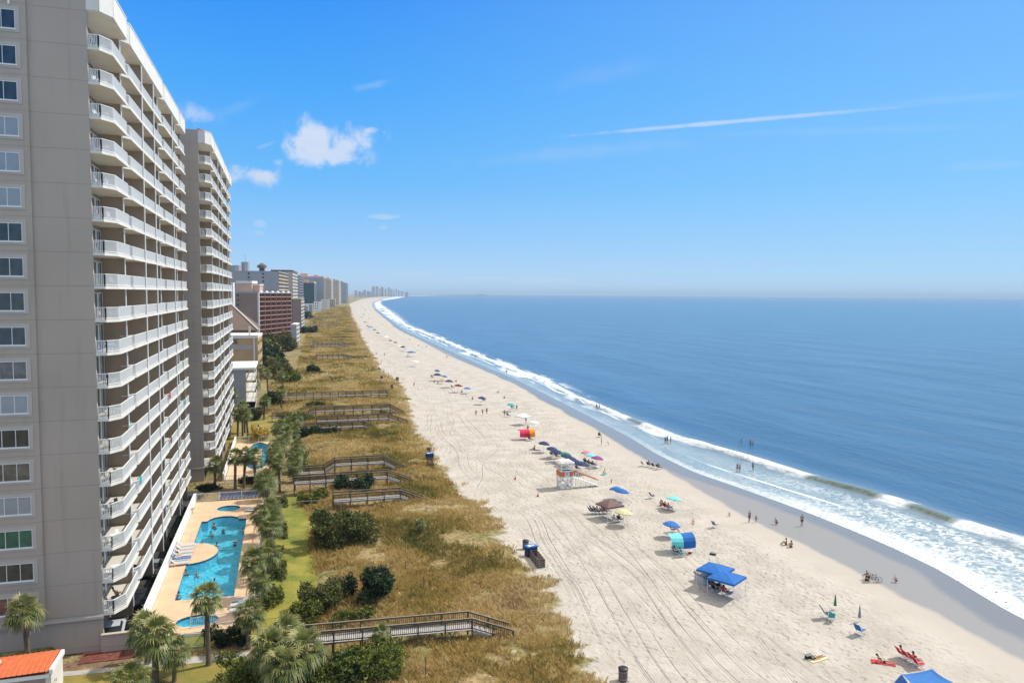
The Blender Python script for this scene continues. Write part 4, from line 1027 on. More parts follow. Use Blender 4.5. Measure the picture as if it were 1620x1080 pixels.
def palm_variant(seed, h, full=1.0, nf=34):
    r = random.Random(seed); V = []; Fs = []; T = []; DV = []; DF = []; DT = []
    lean = (r.uniform(-.3, .3), r.uniform(-.3, .3)); top = Vector((lean[0], lean[1], h))
    def frond(V, Fs, T, az, el, Lp, fan, droop, tone, nl):
        d = Vector((math.cos(az) * math.cos(el), math.sin(az) * math.cos(el), math.sin(el))); side = Vector((-math.sin(az), math.cos(az), 0))
        upn = side.cross(d) * -1
        p1 = top + d * Lp + Vector((0, 0, -Lp * Lp * .10 * droop)); o = len(V); w_ = .03
        V.extend([top - side * w_, top + side * w_, p1 + side * w_, p1 - side * w_]); Fs.append((o, o + 1, o + 2, o + 3)); T.extend([tone * .6 + .3] * 4)
        d2 = (d + Vector((0, 0, -.35 * droop))).normalized()
        for k in range(nl):
            a = R(-105 + 210 * (k + .5) / nl) + r.uniform(-.04, .04)
            dl = (d2 * math.cos(a) + side * math.sin(a)).normalized(); L = fan * (1.0 - .25 * abs(math.sin(a))) * r.uniform(.85, 1.1)
            pr = side * math.cos(a) - d2 * math.sin(a); ww = .055
            m_ = p1 + dl * L * .55 + upn * (.06 * L); e = p1 + dl * L + Vector((0, 0, -droop * .42 * L * r.uniform(.6, 1.4)))
            o = len(V); V.extend([p1 - pr * .02, p1 + pr * .02, m_ + pr * ww, m_ - pr * ww, e + pr * .008, e - pr * .008])
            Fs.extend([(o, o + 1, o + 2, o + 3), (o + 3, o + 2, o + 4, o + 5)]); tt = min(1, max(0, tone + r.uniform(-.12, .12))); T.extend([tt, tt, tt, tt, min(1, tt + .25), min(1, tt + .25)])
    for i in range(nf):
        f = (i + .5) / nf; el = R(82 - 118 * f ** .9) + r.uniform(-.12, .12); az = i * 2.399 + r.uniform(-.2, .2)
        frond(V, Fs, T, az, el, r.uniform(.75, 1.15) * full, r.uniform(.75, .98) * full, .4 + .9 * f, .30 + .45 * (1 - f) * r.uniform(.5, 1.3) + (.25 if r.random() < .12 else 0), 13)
    for i in range(9):
        az = i * .7 + r.uniform(-.3, .3); frond(DV, DF, DT, az, R(-48 - r.uniform(0, 30)), r.uniform(.6, .9) * full, .7 * full, 1.2, r.uniform(.2, 1), 9)
    for i in range(5):    # pale flower and fruit sprays
        az = i * 1.3 + r.uniform(-.3, .3); frond(V, Fs, T, az, R(10 - r.uniform(0, 40)), 1.2 * full, .45 * full, 1.9, .97, 7)
    root = empty('palm_tree')
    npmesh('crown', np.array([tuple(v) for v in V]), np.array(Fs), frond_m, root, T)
    npmesh('dead_fronds', np.array([tuple(v) for v in DV]), np.array(DF), dead_m, root, DT)
    b = MB(); pts = []; rad = []
    for k in range(9):
        f = k / 8; pts.append((lean[0] * f * f, lean[1] * f * f, -.3 + (h + .3) * f)); rad.append((.20 if k else .27) * (1 + .12 * (k % 2)) + (.07 if k > 6 else 0))
    b.tube(pts, rad, 9); b.build('trunk', bark, root)
    return root
palms = {}
def palm(px, py, gz, h, label, group=None, xy=None, s=1.0, thin=False):
    hb = min((3.0, 4.0, 5.2, 6.4), key=lambda q: abs(q - h)); va = random.randrange(2); key = (hb, va)
    if key not in palms: palms[key] = palm_variant(int(hb * 10) + va * 77, hb)
    if xy is None: p = at(px, py, gz); xy = (p.x, p.y)
    place(palms[key], (xy[0], xy[1], gz), random.uniform(0, 6.28), label, group, s * 1.0, 'palm tree')
palm(330, 1052, -.9, 6.4, 'tall straight palm standing alone on the lawn in front of the pool fence', s=.95)
palm(393, 1022, -.7, 3.0, 'small palm at the right of the clipped dark hedge')
palm(43, 1022, -1.0, 5.2, 'palm with tattered brown skirt rising behind the orange roofed hut', xy=tuple(atY(43, 990, 71.3))[:2], s=1.02)
palm(246, 1082, -.9, 3.0, 'broad leafy palm at the bottom edge in front of the tower corner', s=1.3)
palm(233, 1050, -.9, 3.0, 'palm leaning over the short white wall, just behind the broad leafy palm', s=1.1)
palm(276, 1078, -.9, 3.0, 'low palm with pale drooping fronds right of the broad leafy palm', s=.9)
palm(205, 1135, -.9, 3.0, 'palm crown at the bottom edge left of the broad leafy palm')
palm(425, 1090, 0, 3.0, 'left palm of the dark clump at the bottom, below the lawn', s=1.15)
palm(455, 1068, 0, 3.0, 'rearmost palm of the dark clump beside the nearest boardwalk', s=1.15)
palm(482, 1095, 0, 3.0, 'right palm of the dark clump with pale fruit sprays', s=1.2)
palm(452, 1120, 0, 3.0, 'front palm of the dark clump, cut by the bottom edge', s=1.1)
palm(605, 1035, .6, 3.0, 'small palm leaning over the rail of the nearest boardwalk', s=.62)
palm(0, 0, .6, 3.0, 'tiny palm on the dune slope right of the large olive bush', xy=(16.5, 93.5), s=.5)
nth = ['first', 'second', 'third', 'fourth', 'fifth', 'sixth', 'seventh', 'eighth', 'ninth', 'tenth', 'eleventh', 'twelfth', 'thirteenth', 'fourteenth', 'fifteenth', 'sixteenth', 'seventeenth', 'eighteenth', 'nineteenth', 'twentieth', 'twenty-first', 'twenty-second', 'twenty-third', 'twenty-fourth', 'twenty-fifth', 'twenty-sixth']
rowy = [75.2, 79.5, 84.0, 87.2, 92.0, 96.4, 100.2, 105.5, 109.0, 113.6, 117.0, 121.5, 125, 128.5, 133, 137, 141.5, 146, 150, 155, 160]
for k, y in enumerate(rowy):
    palm(0, 0, 0.05, random.choice([3.0, 4.0, 4.0, 5.2]), nth[k] + ' palm counted from the camera in the row between pool terrace and lawn', 'palms in the row beside the pools', xy=(-2.1 + random.uniform(-1.2, 1.1) + max(0, y - 110) * .035, y), s=random.uniform(.78, 1.15))
for k in range(9):
    palm(0, 0, 0.05, random.choice([3.0, 4.0]), nth[k] + ' palm counted from the camera in the thicket landward of the middle boardwalks', 'palms in the thicket', xy=(1.2 + random.uniform(-1.2, 1.2), 122 + k * 6.3), s=random.uniform(.85, 1.1))
for k, (px, py, h, lab) in enumerate([(340, 774, 4.0, 'palm in front of the second tower, left of the trio'), (372, 773, 5.2, 'left palm of the trio before the oval pool'), (386, 772, 5.2, 'middle palm of the trio before the oval pool'), (404, 772, 5.2, 'right palm of the trio before the oval pool'),
    (376, 692, 5.2, 'left palm of the tall group beyond the far pool fence'), (384, 690, 6.4, 'middle palm of the tall group beyond the far pool fence'), (392, 692, 5.2, 'right palm of the tall group beyond the far pool fence'), (370, 655, 5.2, 'palm hugging the side of the grey annex'),
    (381, 592, 6.4, 'left palm in front of the ochre annex'), (401, 590, 6.4, 'right palm in front of the ochre annex')]):
    palm(px, py, 0, h, lab, s=1.0 if k < 8 else 1.25)
def shrub(name, px, py, gz, rx, ry, h, m, label, n=6000, leaf=.16, xy=None, seed=None, lobes=9, group=None, stem=True, cat='shrub'):
    r = np.random.RandomState(seed if seed is not None else int(px * 7 + py) % 9999)
    if xy is None: p = at(px, py, gz); xy = (p.x, p.y + ry * .8)
    root = empty(name, (xy[0], xy[1], gz), 0, label, cat, group)
    lobes = lobes + 5; cs = np.stack([r.uniform(-.72, .72, lobes) * rx, r.uniform(-.72, .72, lobes) * ry, r.uniform(.15, .8, lobes) ** 1.2 * h], 1)
    rs = r.uniform(.17, .42, lobes)
    k = r.randint(0, lobes, n); d = r.normal(size=(n, 3)); d /= np.linalg.norm(d, axis=1)[:, None]
    q = r.uniform(.55, 1.05, n) ** .6
    P = cs[k] + d * (rs[k] * q)[:, None] * np.array([rx, ry, h * .9]); 
    # clumps: push points to twig centres
    tw = r.randint(0, n // 14 + 1, n); cen_ = P[tw * 13 % n]; near = np.linalg.norm(P - cen_, axis=1) < 10
    P = np.where(r.rand(n)[:, None] < .75, cen_ + r.normal(size=(n, 3)) * leaf * 1.1, P)
    P[:, 2] = np.maximum(P[:, 2], .03)
    nrm = r.normal(size=(n, 3)) + np.array([0, 0, .6]); nrm /= np.linalg.norm(nrm, axis=1)[:, None]
    a = np.cross(nrm, r.normal(size=(n, 3))); a /= np.linalg.norm(a, axis=1)[:, None]; b_ = np.cross(nrm, a)
    s = (leaf * r.uniform(.6, 1.3, n))[:, None]
    V = np.stack([P - a * s, P - b_ * s * .5, P + a * s, P + b_ * s * .5], 1).reshape(-1, 3)
    Fq = np.arange(4 * n).reshape(n, 4)
    tn = np.clip(r.normal(.5, .2, n // 14 + 1)[np.minimum(tw, n // 14)] + r.normal(0, .1, n), 0, 1)
    npmesh('foliage', V, Fq, m, root, np.repeat(tn, 4))
    if stem:
        b = MB()
        for i in range(min(5, lobes)): b.tube([(0, 0, -.2), tuple(cs[i] * .5), tuple(cs[i])], [.09, .06, .02], 5)
        b.build('stem', bark, root)
    return root
shrub('shrub', 585, 962, .9, 2.9, 2.6, 3.3, leaf_dark, 'very dark green bush just left of the dune hollow, the darkest near the camera', 9000, .15)
shrub('shrub', 512, 975, .5, 2.7, 3.0, 2.4, leaf_olive, 'olive and rusty bush between the lawn and the darkest bush', 8000, .14)
shrub('shrub', 487, 985, .5, 1.6, 2.0, 1.7, leaf_yel, 'low green bush at the right edge of the lawn', 3500, .13)
shrub('shrub', 560, 988, .6, 2.2, 1.0, 1.2, leaf_yel, 'low yellow green bush at the foot of the darkest bush', 3000, .12)
shrub('shrub', 545, 862, .8, 4.3, 3.6, 3.9, leaf_olive, 'large olive bush in front of the second nearest boardwalk', 13000, .17, lobes=12)
shrub('shrub', 562, 783, .5, 3.4, 2.4, 2.6, leaf_dark, 'dark green bush growing over the straight boardwalk', 8000, .17)
shrub('shrub', 492, 800, .3, 2.6, 2.0, 1.9, leaf_yel, 'green bush landward of the dark bush on the straight boardwalk', 5000, .16)
shrub('shrub', 575, 1095, .5, 5.2, 3.0, 2.9, leaf_yel, 'wide yellow green hedge at the bottom beside the nearest boardwalk', 16000, .13, lobes=16)
shrub('shrub', 520, 1100, .3, 3.0, 2.6, 2.5, leaf_dark, 'dark undergrowth between the palm clump and the wide hedge', 7000, .13)
shrub('shrub', 395, 1092, -.3, 3.0, 2.5, 2.2, leaf_yel, 'leafy undergrowth at the bottom left of the palm clump', 7000, .13)
shrub('hedge', 358, 1028, -.7, 2.2, 1.3, 1.9, leaf_dark, 'clipped dark hedge behind the tall lone palm', 7000, .10, lobes=7)
shrub('hedge', 398, 765, 0, 2.6, .8, 1.1, leaf_dark, 'clipped hedge under the trio of palms', 3000, .13)
shrub('hedge', 330, 778, 0, 2.4, .8, 1.1, leaf_dark, 'dark hedge at the foot of the second tower', 3000, .13)
shrub('shrub', 500, 690, .3, 5.0, 2.4, 1.8, leaf_dark, 'dark thicket under the short boardwalk', 5000, .22)
shrub('shrub', 470, 668, .3, 4.2, 3.0, 2.2, leaf_yel, 'green scrub landward of the tall pile boardwalk', 5000, .22)
shrub('shrub', 500, 647, .3, 3.0, 1.6, 1.6, leaf_dark, 'dark scrub under the middle boardwalk', 3500, .24)
shrub('shrub', 497, 591, .3, 2.6, 2.6, 3.6, leaf_dark, 'round lone bush in the middle of the dunes', 4000, .28)
shrub('shrub', 440, 598, .3, 5.5, 6.0, 7.0, leaf_olive, 'tall leafy tree beside the ochre annex', 6000, .4, cat='tree')
shrub('shrub', 395, 665, .2, 3.5, 3.5, 2.6, leaf_olive, 'olive scrub in the yard beside the grey annex', 3500, .28)
shrub('shrub', 432, 640, .2, 3.0, 6.0, 2.8, leaf_dark, 'dark scrub at the landward end of the long dark boardwalk', 3500, .3)
shrub('shrub', 455, 605, .3, 4.5, 5.0, 3.4, leaf_yel, 'bright green scrub under the tall leafy tree', 4500, .33)
shrub('shrub', 425, 575, .3, 7, 6.0, 9.0, leaf_dark, 'dark tree mass between the ochre annex and the dunes', 6500, .42, cat='tree')
shrub('shrub', 445, 556, .3, 8, 8.0, 9.0, leaf_olive, 'olive tree mass in front of the pink hotel', 6500, .5, cat='tree')
shrub('shrub', 488, 528, .3, 7, 12.0, 5.0, leaf_dark, 'dark bushes on the far dunes right of the motel', 4500, .6)
shrub('shrub', 475, 505, .3, 14, 30.0, 7.0, leaf_dark, 'far line of trees right of the narrow brown block', 5000, 1.2, cat='tree')
shrub('shrub', 410, 700, .2, 2.0, 5.0, 2.6, mat('golden_leaf', (.42, .28, .04), .8, .25, 2), 'golden yellow shrub behind the far pool fence', 4500, .2)
shrub('shrub', 468, 772, .2, 1.6, 12.0, 1.6, leaf_yel, 'long low scrub along the foot of the palm thicket', 7000, .2, xy=(2.6, 140))
for k in range(6): shrub('shrub', 0, 0, .05, 1.2, 2.2, 1.3, [leaf_yel, leaf_olive][k % 2], nth[k] + ' low shrub counted from the camera under the palm row', 2600, .13, xy=(-1.6 + (k % 2) * .7, 78 + k * 7.3), seed=200 + k, group='shrubs under the palm row')
for k in range(8):
    palm(0, 0, 0.05, random.choice([4.0, 5.2]), nth[k] + ' palm counted from the camera in the yards landward of the far dunes', 'palms in the far yards', xy=(-8 + (k % 3) * 3.2 + random.uniform(-1, 1), 176 + k * 17), s=random.uniform(.95, 1.25))
rr_ = random.Random(5)
for k in range(14):      # trees and yards between the far buildings
    x = -38 + rr_.random() * 34; y = 330 + k * 60
    if k < 3: x = -9 + k * 2
    shrub('tree', 0, 0, 0, 7, 9, 8, [leaf_dark, leaf_olive][k % 2], nth[k] + ' of the trees between the beach buildings counted from the camera', 2500, .8, xy=(x if y < 900 else x + y * .03, y), seed=k, group='trees between the beach buildings', cat='tree')

# dune grass: many thin blades in tufts, too many to count
def dune_grass():
    r = np.random.RandomState(3); parts = []
    def region(y0, y1, n, nb, hgt, wid, spread):
        y = y0 + (y1 - y0) * r.rand(n); xd = XD(y); x0 = np.where(y < 112, 2.9, np.where(y < 195, 2.0, np.where(y < 320, -5.0, xd - 34 - (y - 320) * .02))); x = x0 + (xd + 2.2 - x0) * r.rand(n) ** .95
        keep = np.ones(n, bool); tone = np.zeros(n); zz = np.zeros(n)
        for i in range(n):
            e = x[i] - xd[i]; nn = noise.noise((x[i] * .09, y[i] * .33, 2.0)) * 4.0 + noise.noise((x[i] * .6, y[i] * .6, 5.0)) * 1.2
            pat = noise.noise((x[i] * .16, y[i] * .16, 9.0)) + .5 * noise.noise((x[i] * .5, y[i] * .5, 3.0))
            if e + nn > -.3 or pat > .36 or (e + nn > -3 and r.rand() < .35): keep[i] = False; continue
            if y[i] < 66 and abs(y[i] - 64) < 1.2 and x[i] < 19: keep[i] = r.rand() < .25
            gz_ = noise.noise((x[i] * .07, y[i] * .07, 12.0)) + .4 * noise.noise((x[i] * .25, y[i] * .25, 14.0))
            tone[i] = .50 + gz_ * .55 + (.16 if e + nn > -5 else 0) - (.15 if pat < -.35 else 0)
            zz[i] = hz1(x[i], y[i])
        x, y, tone, zz = x[keep], y[keep], tone[keep], zz[keep]; m_ = len(x)
        sz = r.uniform(.6, 1.25, m_)
        X = np.repeat(x, nb); Y = np.repeat(y, nb); Z = np.repeat(zz, nb); S = np.repeat(sz, nb); T = np.repeat(tone, nb) + r.normal(0, .13, m_ * nb); k = m_ * nb
        az = r.rand(k) * 6.283; ln = r.uniform(.15, .9, k); h = hgt * S * r.uniform(.55, 1.2, k); w_ = wid * r.uniform(.7, 1.3, k)
        bx = X + np.cos(az) * spread * r.rand(k); by = Y + np.sin(az) * spread * r.rand(k)
        dx = np.cos(az) * ln * h - .12 * h; dy = np.sin(az) * ln * h; px_ = -np.sin(az) * w_; py_ = np.cos(az) * w_
        V = np.stack([np.stack([bx - px_, by - py_, Z - .03], 1), np.stack([bx + px_, by + py_, Z - .03], 1), np.stack([bx + dx * .5 + px_ * .8, by + dy * .5 + py_ * .8, Z + h * .75], 1), np.stack([bx + dx, by + dy, Z + h], 1)], 1).reshape(-1, 3)
        parts.append((V, np.clip(np.repeat(T, 4), 0, 1)))
    region(46, 84, 11500, 8, .50, .020, .28)
    region(84, 140, 12500, 8, .50, .028, .4)
    region(140, 260, 12500, 7, .55, .05, .6)
    region(260, 620, 13000, 6, .7, .13, 1.4)
    region(600, 1700, 12000, 5, 1.0, .4, 4.0)
    V = np.concatenate([p[0] for p in parts]); T = np.concatenate([p[1] for p in parts])
    o = npmesh('dune_grass', V, np.arange(len(V)).reshape(-1, 4), grass_m, None, T); tag(o, 'golden and green dune grass covering the dunes', 'grass', kind='stuff')
dune_grass()
rr_ = random.Random(9)
pc = 0
for px, py, hh in sorted([(700, 880, 1.6), (683, 868, 1.4), (670, 925, 1.6), (650, 948, 1.3), (673, 1078, 1.7), (668, 840, 1.2), (635, 795, 1.5), (741, 905, 1.5), (617, 842, 1.2), (843, 1078, 1.4), (748, 868, 1.3), (670, 765, 1.4), (602, 610, 2.2), (641, 900, 1.3)], key=lambda q: -q[1]):
    p = at(px, py, .7); b = MB(); b.tube([(0, 0, -.8), (0.03, 0, hh)], .04, 6); o = b.build('stake', wood); o.location = (p.x, p.y, hz1(p.x, p.y)); pc += 1
    tag(o, 'thin wooden stake in the dune grass, %s nearest to the camera' % nth[pc - 1], 'stake', 'thin stakes in the dune grass')
# ---------------------------------------------------------------- people
FING = [(-.022, .075, .0), (-.008, .088, .0), (.006, .092, .0), (.020, .080, .0)]
def skin_obj(name, joints, edges, m, parent=None, sub=1):
    """joints: name -> (x,y,z,r) or (x,y,z,rx,ry)"""
    ks = list(joints); me = bpy.data.meshes.new(name); me.from_pydata([joints[k][:3] for k in ks], [(ks.index(a), ks.index(b)) for a, b in edges if a in joints and b in joints], [])
    o = bpy.data.objects.new(name, me); col.objects.link(o); md = o.modifiers.new('s', 'SKIN'); md.use_smooth_shade = True; md.branch_smoothing = .6
    sv = me.skin_vertices[0].data
    for i, k in enumerate(ks):
        j = joints[k]; sv[i].radius = (j[3], j[4] if len(j) > 4 else j[3]); sv[i].use_root = (i == 0)
    s = o.modifiers.new('u', 'SUBSURF'); s.levels = sub; s.render_levels = sub
    dg = bpy.context.evaluated_depsgraph_get(); dg.update()
    me2 = bpy.data.meshes.new_from_object(o.evaluated_get(dg)); me2.materials.clear(); me2.materials.append(m)
    col.objects.unlink(o); bpy.data.objects.remove(o); me2.name = name
    o = bpy.data.objects.new(name, me2); col.objects.link(o); o.parent = parent
    return o
def base_pose():
    J = dict(pelvis=(0, 0, .93, .13, .10), spine=(0, 0, 1.12, .115, .09), chest=(0, 0, 1.33, .14, .10), neck=(0, 0, 1.475, .05), chin=(0, .02, 1.54, .065), head=(0, .015, 1.61, .088), crown=(0, 0, 1.68, .07), nose=(0, .12, 1.595, .014))
    for s, c in ((-1, 'l'), (1, 'r')):
        J['sh' + c] = (s * .17, 0, 1.40, .055); J['el' + c] = (s * .23, -.03, 1.13, .040); J['wr' + c] = (s * .25, .04, .89, .027); J['hip' + c] = (s * .09, 0, .85, .088)
        J['kn' + c] = (s * .10, .02, .48, .056); J['an' + c] = (s * .10, 0, .09, .038); J['to' + c] = (s * .115, .15, .035, .033)
    return J
def pose(kind):
    J = base_pose()
    def setj(**k):
        for a, v in k.items(): J[a] = tuple(v) + tuple(J[a][3:])
    def shift(names, d):
        for n in names: J[n] = tuple(J[n][i] + d[i] for i in range(3)) + tuple(J[n][3:])
    up_ = ['pelvis', 'spine', 'chest', 'neck', 'chin', 'head', 'crown', 'nose', 'shl', 'shr', 'ell', 'elr', 'wrl', 'wrr', 'hipl', 'hipr']
    if kind == 'walk': setj(knl=(-.1, .2, .5), anl=(-.1, .33, .12), tol=(-.11, .46, .08), knr=(.1, -.02, .48), anr=(.1, -.3, .16), tor=(.11, -.2, .05), ell=(-.23, -.14, 1.15), wrl=(-.24, -.12, .92), elr=(.23, .1, 1.15), wrr=(.23, .27, 1.0))
    if kind in ('sit', 'recline', 'chair', 'lie'):
        dz = {'sit': -.80, 'recline': -.80, 'chair': -.48, 'lie': -.80}[kind]
        shift(up_, (0, 0, dz)); z0 = .93 + dz
        if kind == 'chair': setj(knl=(-.11, .42, z0 + .04), knr=(.11, .42, z0 + .04), anl=(-.12, .72, .12), anr=(.12, .66, .10), tol=(-.13, .86, .12), tor=(.13, .8, .10)); tilt = -.45
        if kind == 'sit': setj(knl=(-.14, .34, .42), knr=(.14, .36, .40), anl=(-.13, .62, .08), anr=(.13, .66, .08), tol=(-.13, .78, .08), tor=(.13, .82, .08), wrl=(-.18, .38, .42), wrr=(.18, .38, .40), ell=(-.24, .12, .38), elr=(.24, .12, .38)); tilt = .12
        if kind == 'recline': setj(knl=(-.1, .42, .22), knr=(.12, .45, .10), anl=(-.1, .82, .08), anr=(.12, .88, .08), tol=(-.12, .93, .16), tor=(.14, .99, .16)); tilt = -.75
        if kind == 'lie': setj(knl=(-.1, .44, .10), knr=(.1, .44, .10), anl=(-.11, .86, .07), anr=(.11, .86, .07), tol=(-.14, .93, .14), tor=(.14, .93, .14)); tilt = -1.42
        import math as mm
        ks = ['spine', 'chest', 'neck', 'chin', 'head', 'crown', 'nose', 'shl', 'shr', 'ell', 'elr', 'wrl', 'wrr'] 
        if kind == 'sit': ks = ks[:9]
        for n in ks:
            x, y, z = J[n][:3]; dz_ = z - z0
            c, s_ = mm.cos(tilt), mm.sin(tilt); J[n] = (x, y * c + dz_ * s_, z0 + dz_ * c - y * s_) + tuple(J[n][3:])
        if kind in ('recline',): setj(ell=(-.26, -.42, .22), elr=(.26, -.42, .22), wrl=(-.26, -.30, .06), wrr=(.26, -.30, .06))
        if kind == 'chair': setj(ell=(-.27, -.08, z0 + .20), elr=(.27, -.08, z0 + .20), wrl=(-.25, .2, z0 + .20), wrr=(.25, .2, z0 + .20))
        for n in ks:
            if J[n][2] < J[n][3]: J[n] = J[n][:2] + (J[n][3],) + tuple(J[n][3:])
    if kind == 'crouch':
        shift(up_, (0, -.12, -.55)); setj(knl=(-.2, .28, .48), knr=(.2, .28, .48), anl=(-.14, .0, .09), anr=(.14, .0, .09), tol=(-.17, .15, .035), tor=(.17, .15, .035), spine=(0, -.02, .55), chest=(0, .12, .74), neck=(0, .2, .86), chin=(0, .24, .91), head=(0, .25, .98), crown=(0, .22, 1.05), nose=(0, .345, .95), shl=(-.17, .14, .80), shr=(.17, .14, .80), ell=(-.22, .32, .62), elr=(.22, .32, .62), wrl=(-.12, .48, .45), wrr=(.12, .48, .45))
    if kind == 'bend':
        setj(spine=(0, .08, 1.08), chest=(0, .28, 1.16), neck=(0, .40, 1.17), chin=(0, .45, 1.17), head=(0, .50, 1.16), crown=(0, .57, 1.14), nose=(0, .50, 1.05), shl=(-.17, .3, 1.15), shr=(.17, .3, 1.15), ell=(-.19, .38, .88), elr=(.19, .38, .88), wrl=(-.1, .45, .64), wrr=(.1, .45, .64))
    if kind == 'swim': setj(ell=(-.36, .12, 1.26), elr=(.36, .12, 1.26), wrl=(-.42, .36, 1.28), wrr=(.42, .36, 1.28))
    E_ = [('pelvis', 'spine'), ('spine', 'chest'), ('chest', 'neck'), ('neck', 'chin'), ('chin', 'head'), ('head', 'crown'), ('head', 'nose')]
    for c in 'lr': E_ += [('pelvis', 'hip' + c), ('hip' + c, 'kn' + c), ('kn' + c, 'an' + c), ('an' + c, 'to' + c), ('chest', 'sh' + c), ('sh' + c, 'el' + c), ('el' + c, 'wr' + c)]
    for c in 'lr':       # palm, four unequal fingers and a thumb from the side of the palm
        e = Vector(J['el' + c][:3]); w_ = Vector(J['wr' + c][:3]); d = (w_ - e).normalized(); q = Vector((1, 0, 0)) if abs(d.x) < .9 else Vector((0, 1, 0)); sd_ = (q - d * q.dot(d)).normalized(); nn = d.cross(sd_)
        pc_ = w_ + d * .065; J['pa' + c] = tuple(pc_) + (.034, .016); E_.append(('wr' + c, 'pa' + c))
        for i, (off, ln, _) in enumerate(FING):
            a = pc_ + d * .035 + sd_ * off * 1.2; b2 = a + d * ln * .55 + nn * .008; c2 = b2 + d * ln * .35 + nn * .022
            J['f%d' % i + c] = tuple(a) + (.009,); J['g%d' % i + c] = tuple(b2) + (.0085,); J['h%d' % i + c] = tuple(c2) + (.0075,)
            E_ += [('pa' + c, 'f%d' % i + c), ('f%d' % i + c, 'g%d' % i + c), ('g%d' % i + c, 'h%d' % i + c)]
        t_ = pc_ - d * .02 + sd_ * .035; J['t' + c] = tuple(t_) + (.011,); J['u' + c] = tuple(t_ + d * .045 + sd_ * .02) + (.009,); E_ += [('pa' + c, 't' + c), ('t' + c, 'u' + c)]
    return J, E_
skins = [mat('fair_skin', (.52, .32, .23), .6, .05), mat('tanned_skin', (.34, .19, .12), .6, .05), mat('brown_skin', (.15, .08, .05), .6, .05)]
hairs = [mat('dark_hair', (.02, .014, .01), .6), mat('brown_hair', (.07, .04, .02), .6), mat('blond_hair', (.35, .24, .11), .6)]
C = {k: mat(k + '_cloth', v, .8, .08, 3) for k, v in dict(black=(.012, .012, .015), navy=(.015, .035, .11), blue=(.03, .15, .42), white=(.75, .75, .73), red=(.50, .03, .03), pink=(.62, .16, .22), teal=(.03, .35, .36), green=(.02, .20, .08), grey=(.22, .23, .24), yellow=(.58, .54, .30), orange=(.85, .27, .02), purple=(.25, .05, .20), brown=(.17, .10, .09), aqua=(.16, .62, .60), royal=(.012, .12, .40), maroon=(.16, .02, .03), sand=(.45, .38, .28), magenta=(.72, .02, .13), silver=(.45, .47, .50)).items()}
_pp = {}
def person_proto(kind, top):
    key = (kind, top)
    if key in _pp: return _pp[key]
    J, E_ = pose(kind); root = empty('person'); fat = lambda n, f: J[n][:3] + tuple(r_ * f for r_ in J[n][3:])
    skin_obj('body', J, E_, skins[0], root)
    hd = {'a': (J['head'][0], J['head'][1] - .028, J['head'][2] + .012, .094), 'b': (J['crown'][0], J['crown'][1] - .012, J['crown'][2] + .015, .072)}
    hx = tuple(Vector(J['chin'][:3]) + (Vector(J['chin'][:3]) - Vector(J['nose'][:3])).normalized() * .05)
    if random.random() < .5: hd['c'] = hx + (.05,)
    skin_obj('hair', hd, [('a', 'b'), ('a', 'c')], hairs[0], root)
    mid = lambda n, m_, f: tuple(J[n][i] * (1 - f) + J[m_][i] * f for i in range(3))
    sh = {'p': fat('pelvis', 1.13), 'w': mid('pelvis', 'spine', .5) + (.128, .105)}
    ed = [('p', 'w')]
    for c in 'lr': sh['h' + c] = fat('hip' + c, 1.12); sh['k' + c] = mid('hip' + c, 'kn' + c, .55) + (.088,); ed += [('p', 'h' + c), ('h' + c, 'k' + c)]
    skin_obj('shorts', sh, ed, C['navy'], root)
    if top:
        t_ = {'s': fat('spine', 1.12), 'c': fat('chest', 1.12)}; ed = [('s', 'c')]
        for c in 'lr': t_['h' + c] = fat('sh' + c, 1.15); t_['e' + c] = mid('sh' + c, 'el' + c, .5) + (.058,); ed += [('c', 'h' + c), ('h' + c, 'e' + c)]
        skin_obj('shirt', t_, ed, C['navy'], root)
    _pp[key] = root
    return root
def setm(o, m):
    o.material_slots[0].link = 'OBJECT'; o.material_slots[0].material = m
def person(loc, kind, rz, label, bottom='navy', top=None, skin=0, hair=0, s=1.0, group=None):
    pr = person_proto(kind, top is not None); o = place(pr, loc, rz, label, group, s, 'person')
    for ch in o.children:
        n = ch.name.split('.')[0]
        setm(ch, {'body': skins[skin], 'hair': hairs[hair], 'shorts': C[bottom], 'shirt': C[top or 'navy']}[n])
    return o
def G(px, py, z=None):
    p = at(px, py, 0.0 if z is None else z); 
    if z is None:
        for _ in range(3): p = at(px, py, hz1(p.x, p.y))
    return p
SEAW = -math.pi / 2      # facing the sea
P = person
P(G(753, 658), 'walk', 2.6, 'left figure of the trio walking on the open sand', 'black', 'grey', 1)
P(G(763.5, 656.5), 'walk', 2.7, 'middle figure of the trio walking on the open sand', 'brown', 'black', 1)
P(G(770, 654.5), 'stand', 2.9, 'right figure of the trio walking on the open sand', 'black', 'brown', 2)
P(G(951.5, 704), 'stand', 1.2, 'person in dark swimwear standing alone on the damp sand beyond the umbrella row', 'black', None, 1)
P(G(962.5, 704), 'bend', 1.0, 'child bending over at the waterline behind the umbrella row', 'black', 'black', 1, s=.62)
P(G(817.5, 649), 'stand', 0.4, 'person standing beside the aqua umbrella', 'navy', 'navy', 1)
P(G(832, 669), 'stand', 0.2, 'person standing under the white canopy', 'black', 'black', 1)
P(G(798, 658), 'stand', -.8, 'person in black standing left of the white canopy', 'black', 'black', 1)
P(G(1052.5, 702, -.2), 'stand', -.6, 'left of the three people wading together in the swash', 'navy', 'black', 1)
P(G(1055.5, 701, -.2), 'stand', -1.3, 'middle of the three people wading together in the swash', 'black', 'navy', 1)
P(G(1061, 702, -.2), 'stand', .8, 'right of the three people wading together in the swash', 'black', 'black', 1)
P(G(1166.5, 746.5, -.2), 'stand', -.5, 'left of the two people standing close together in the shallow foam', 'navy', 'navy', 1)
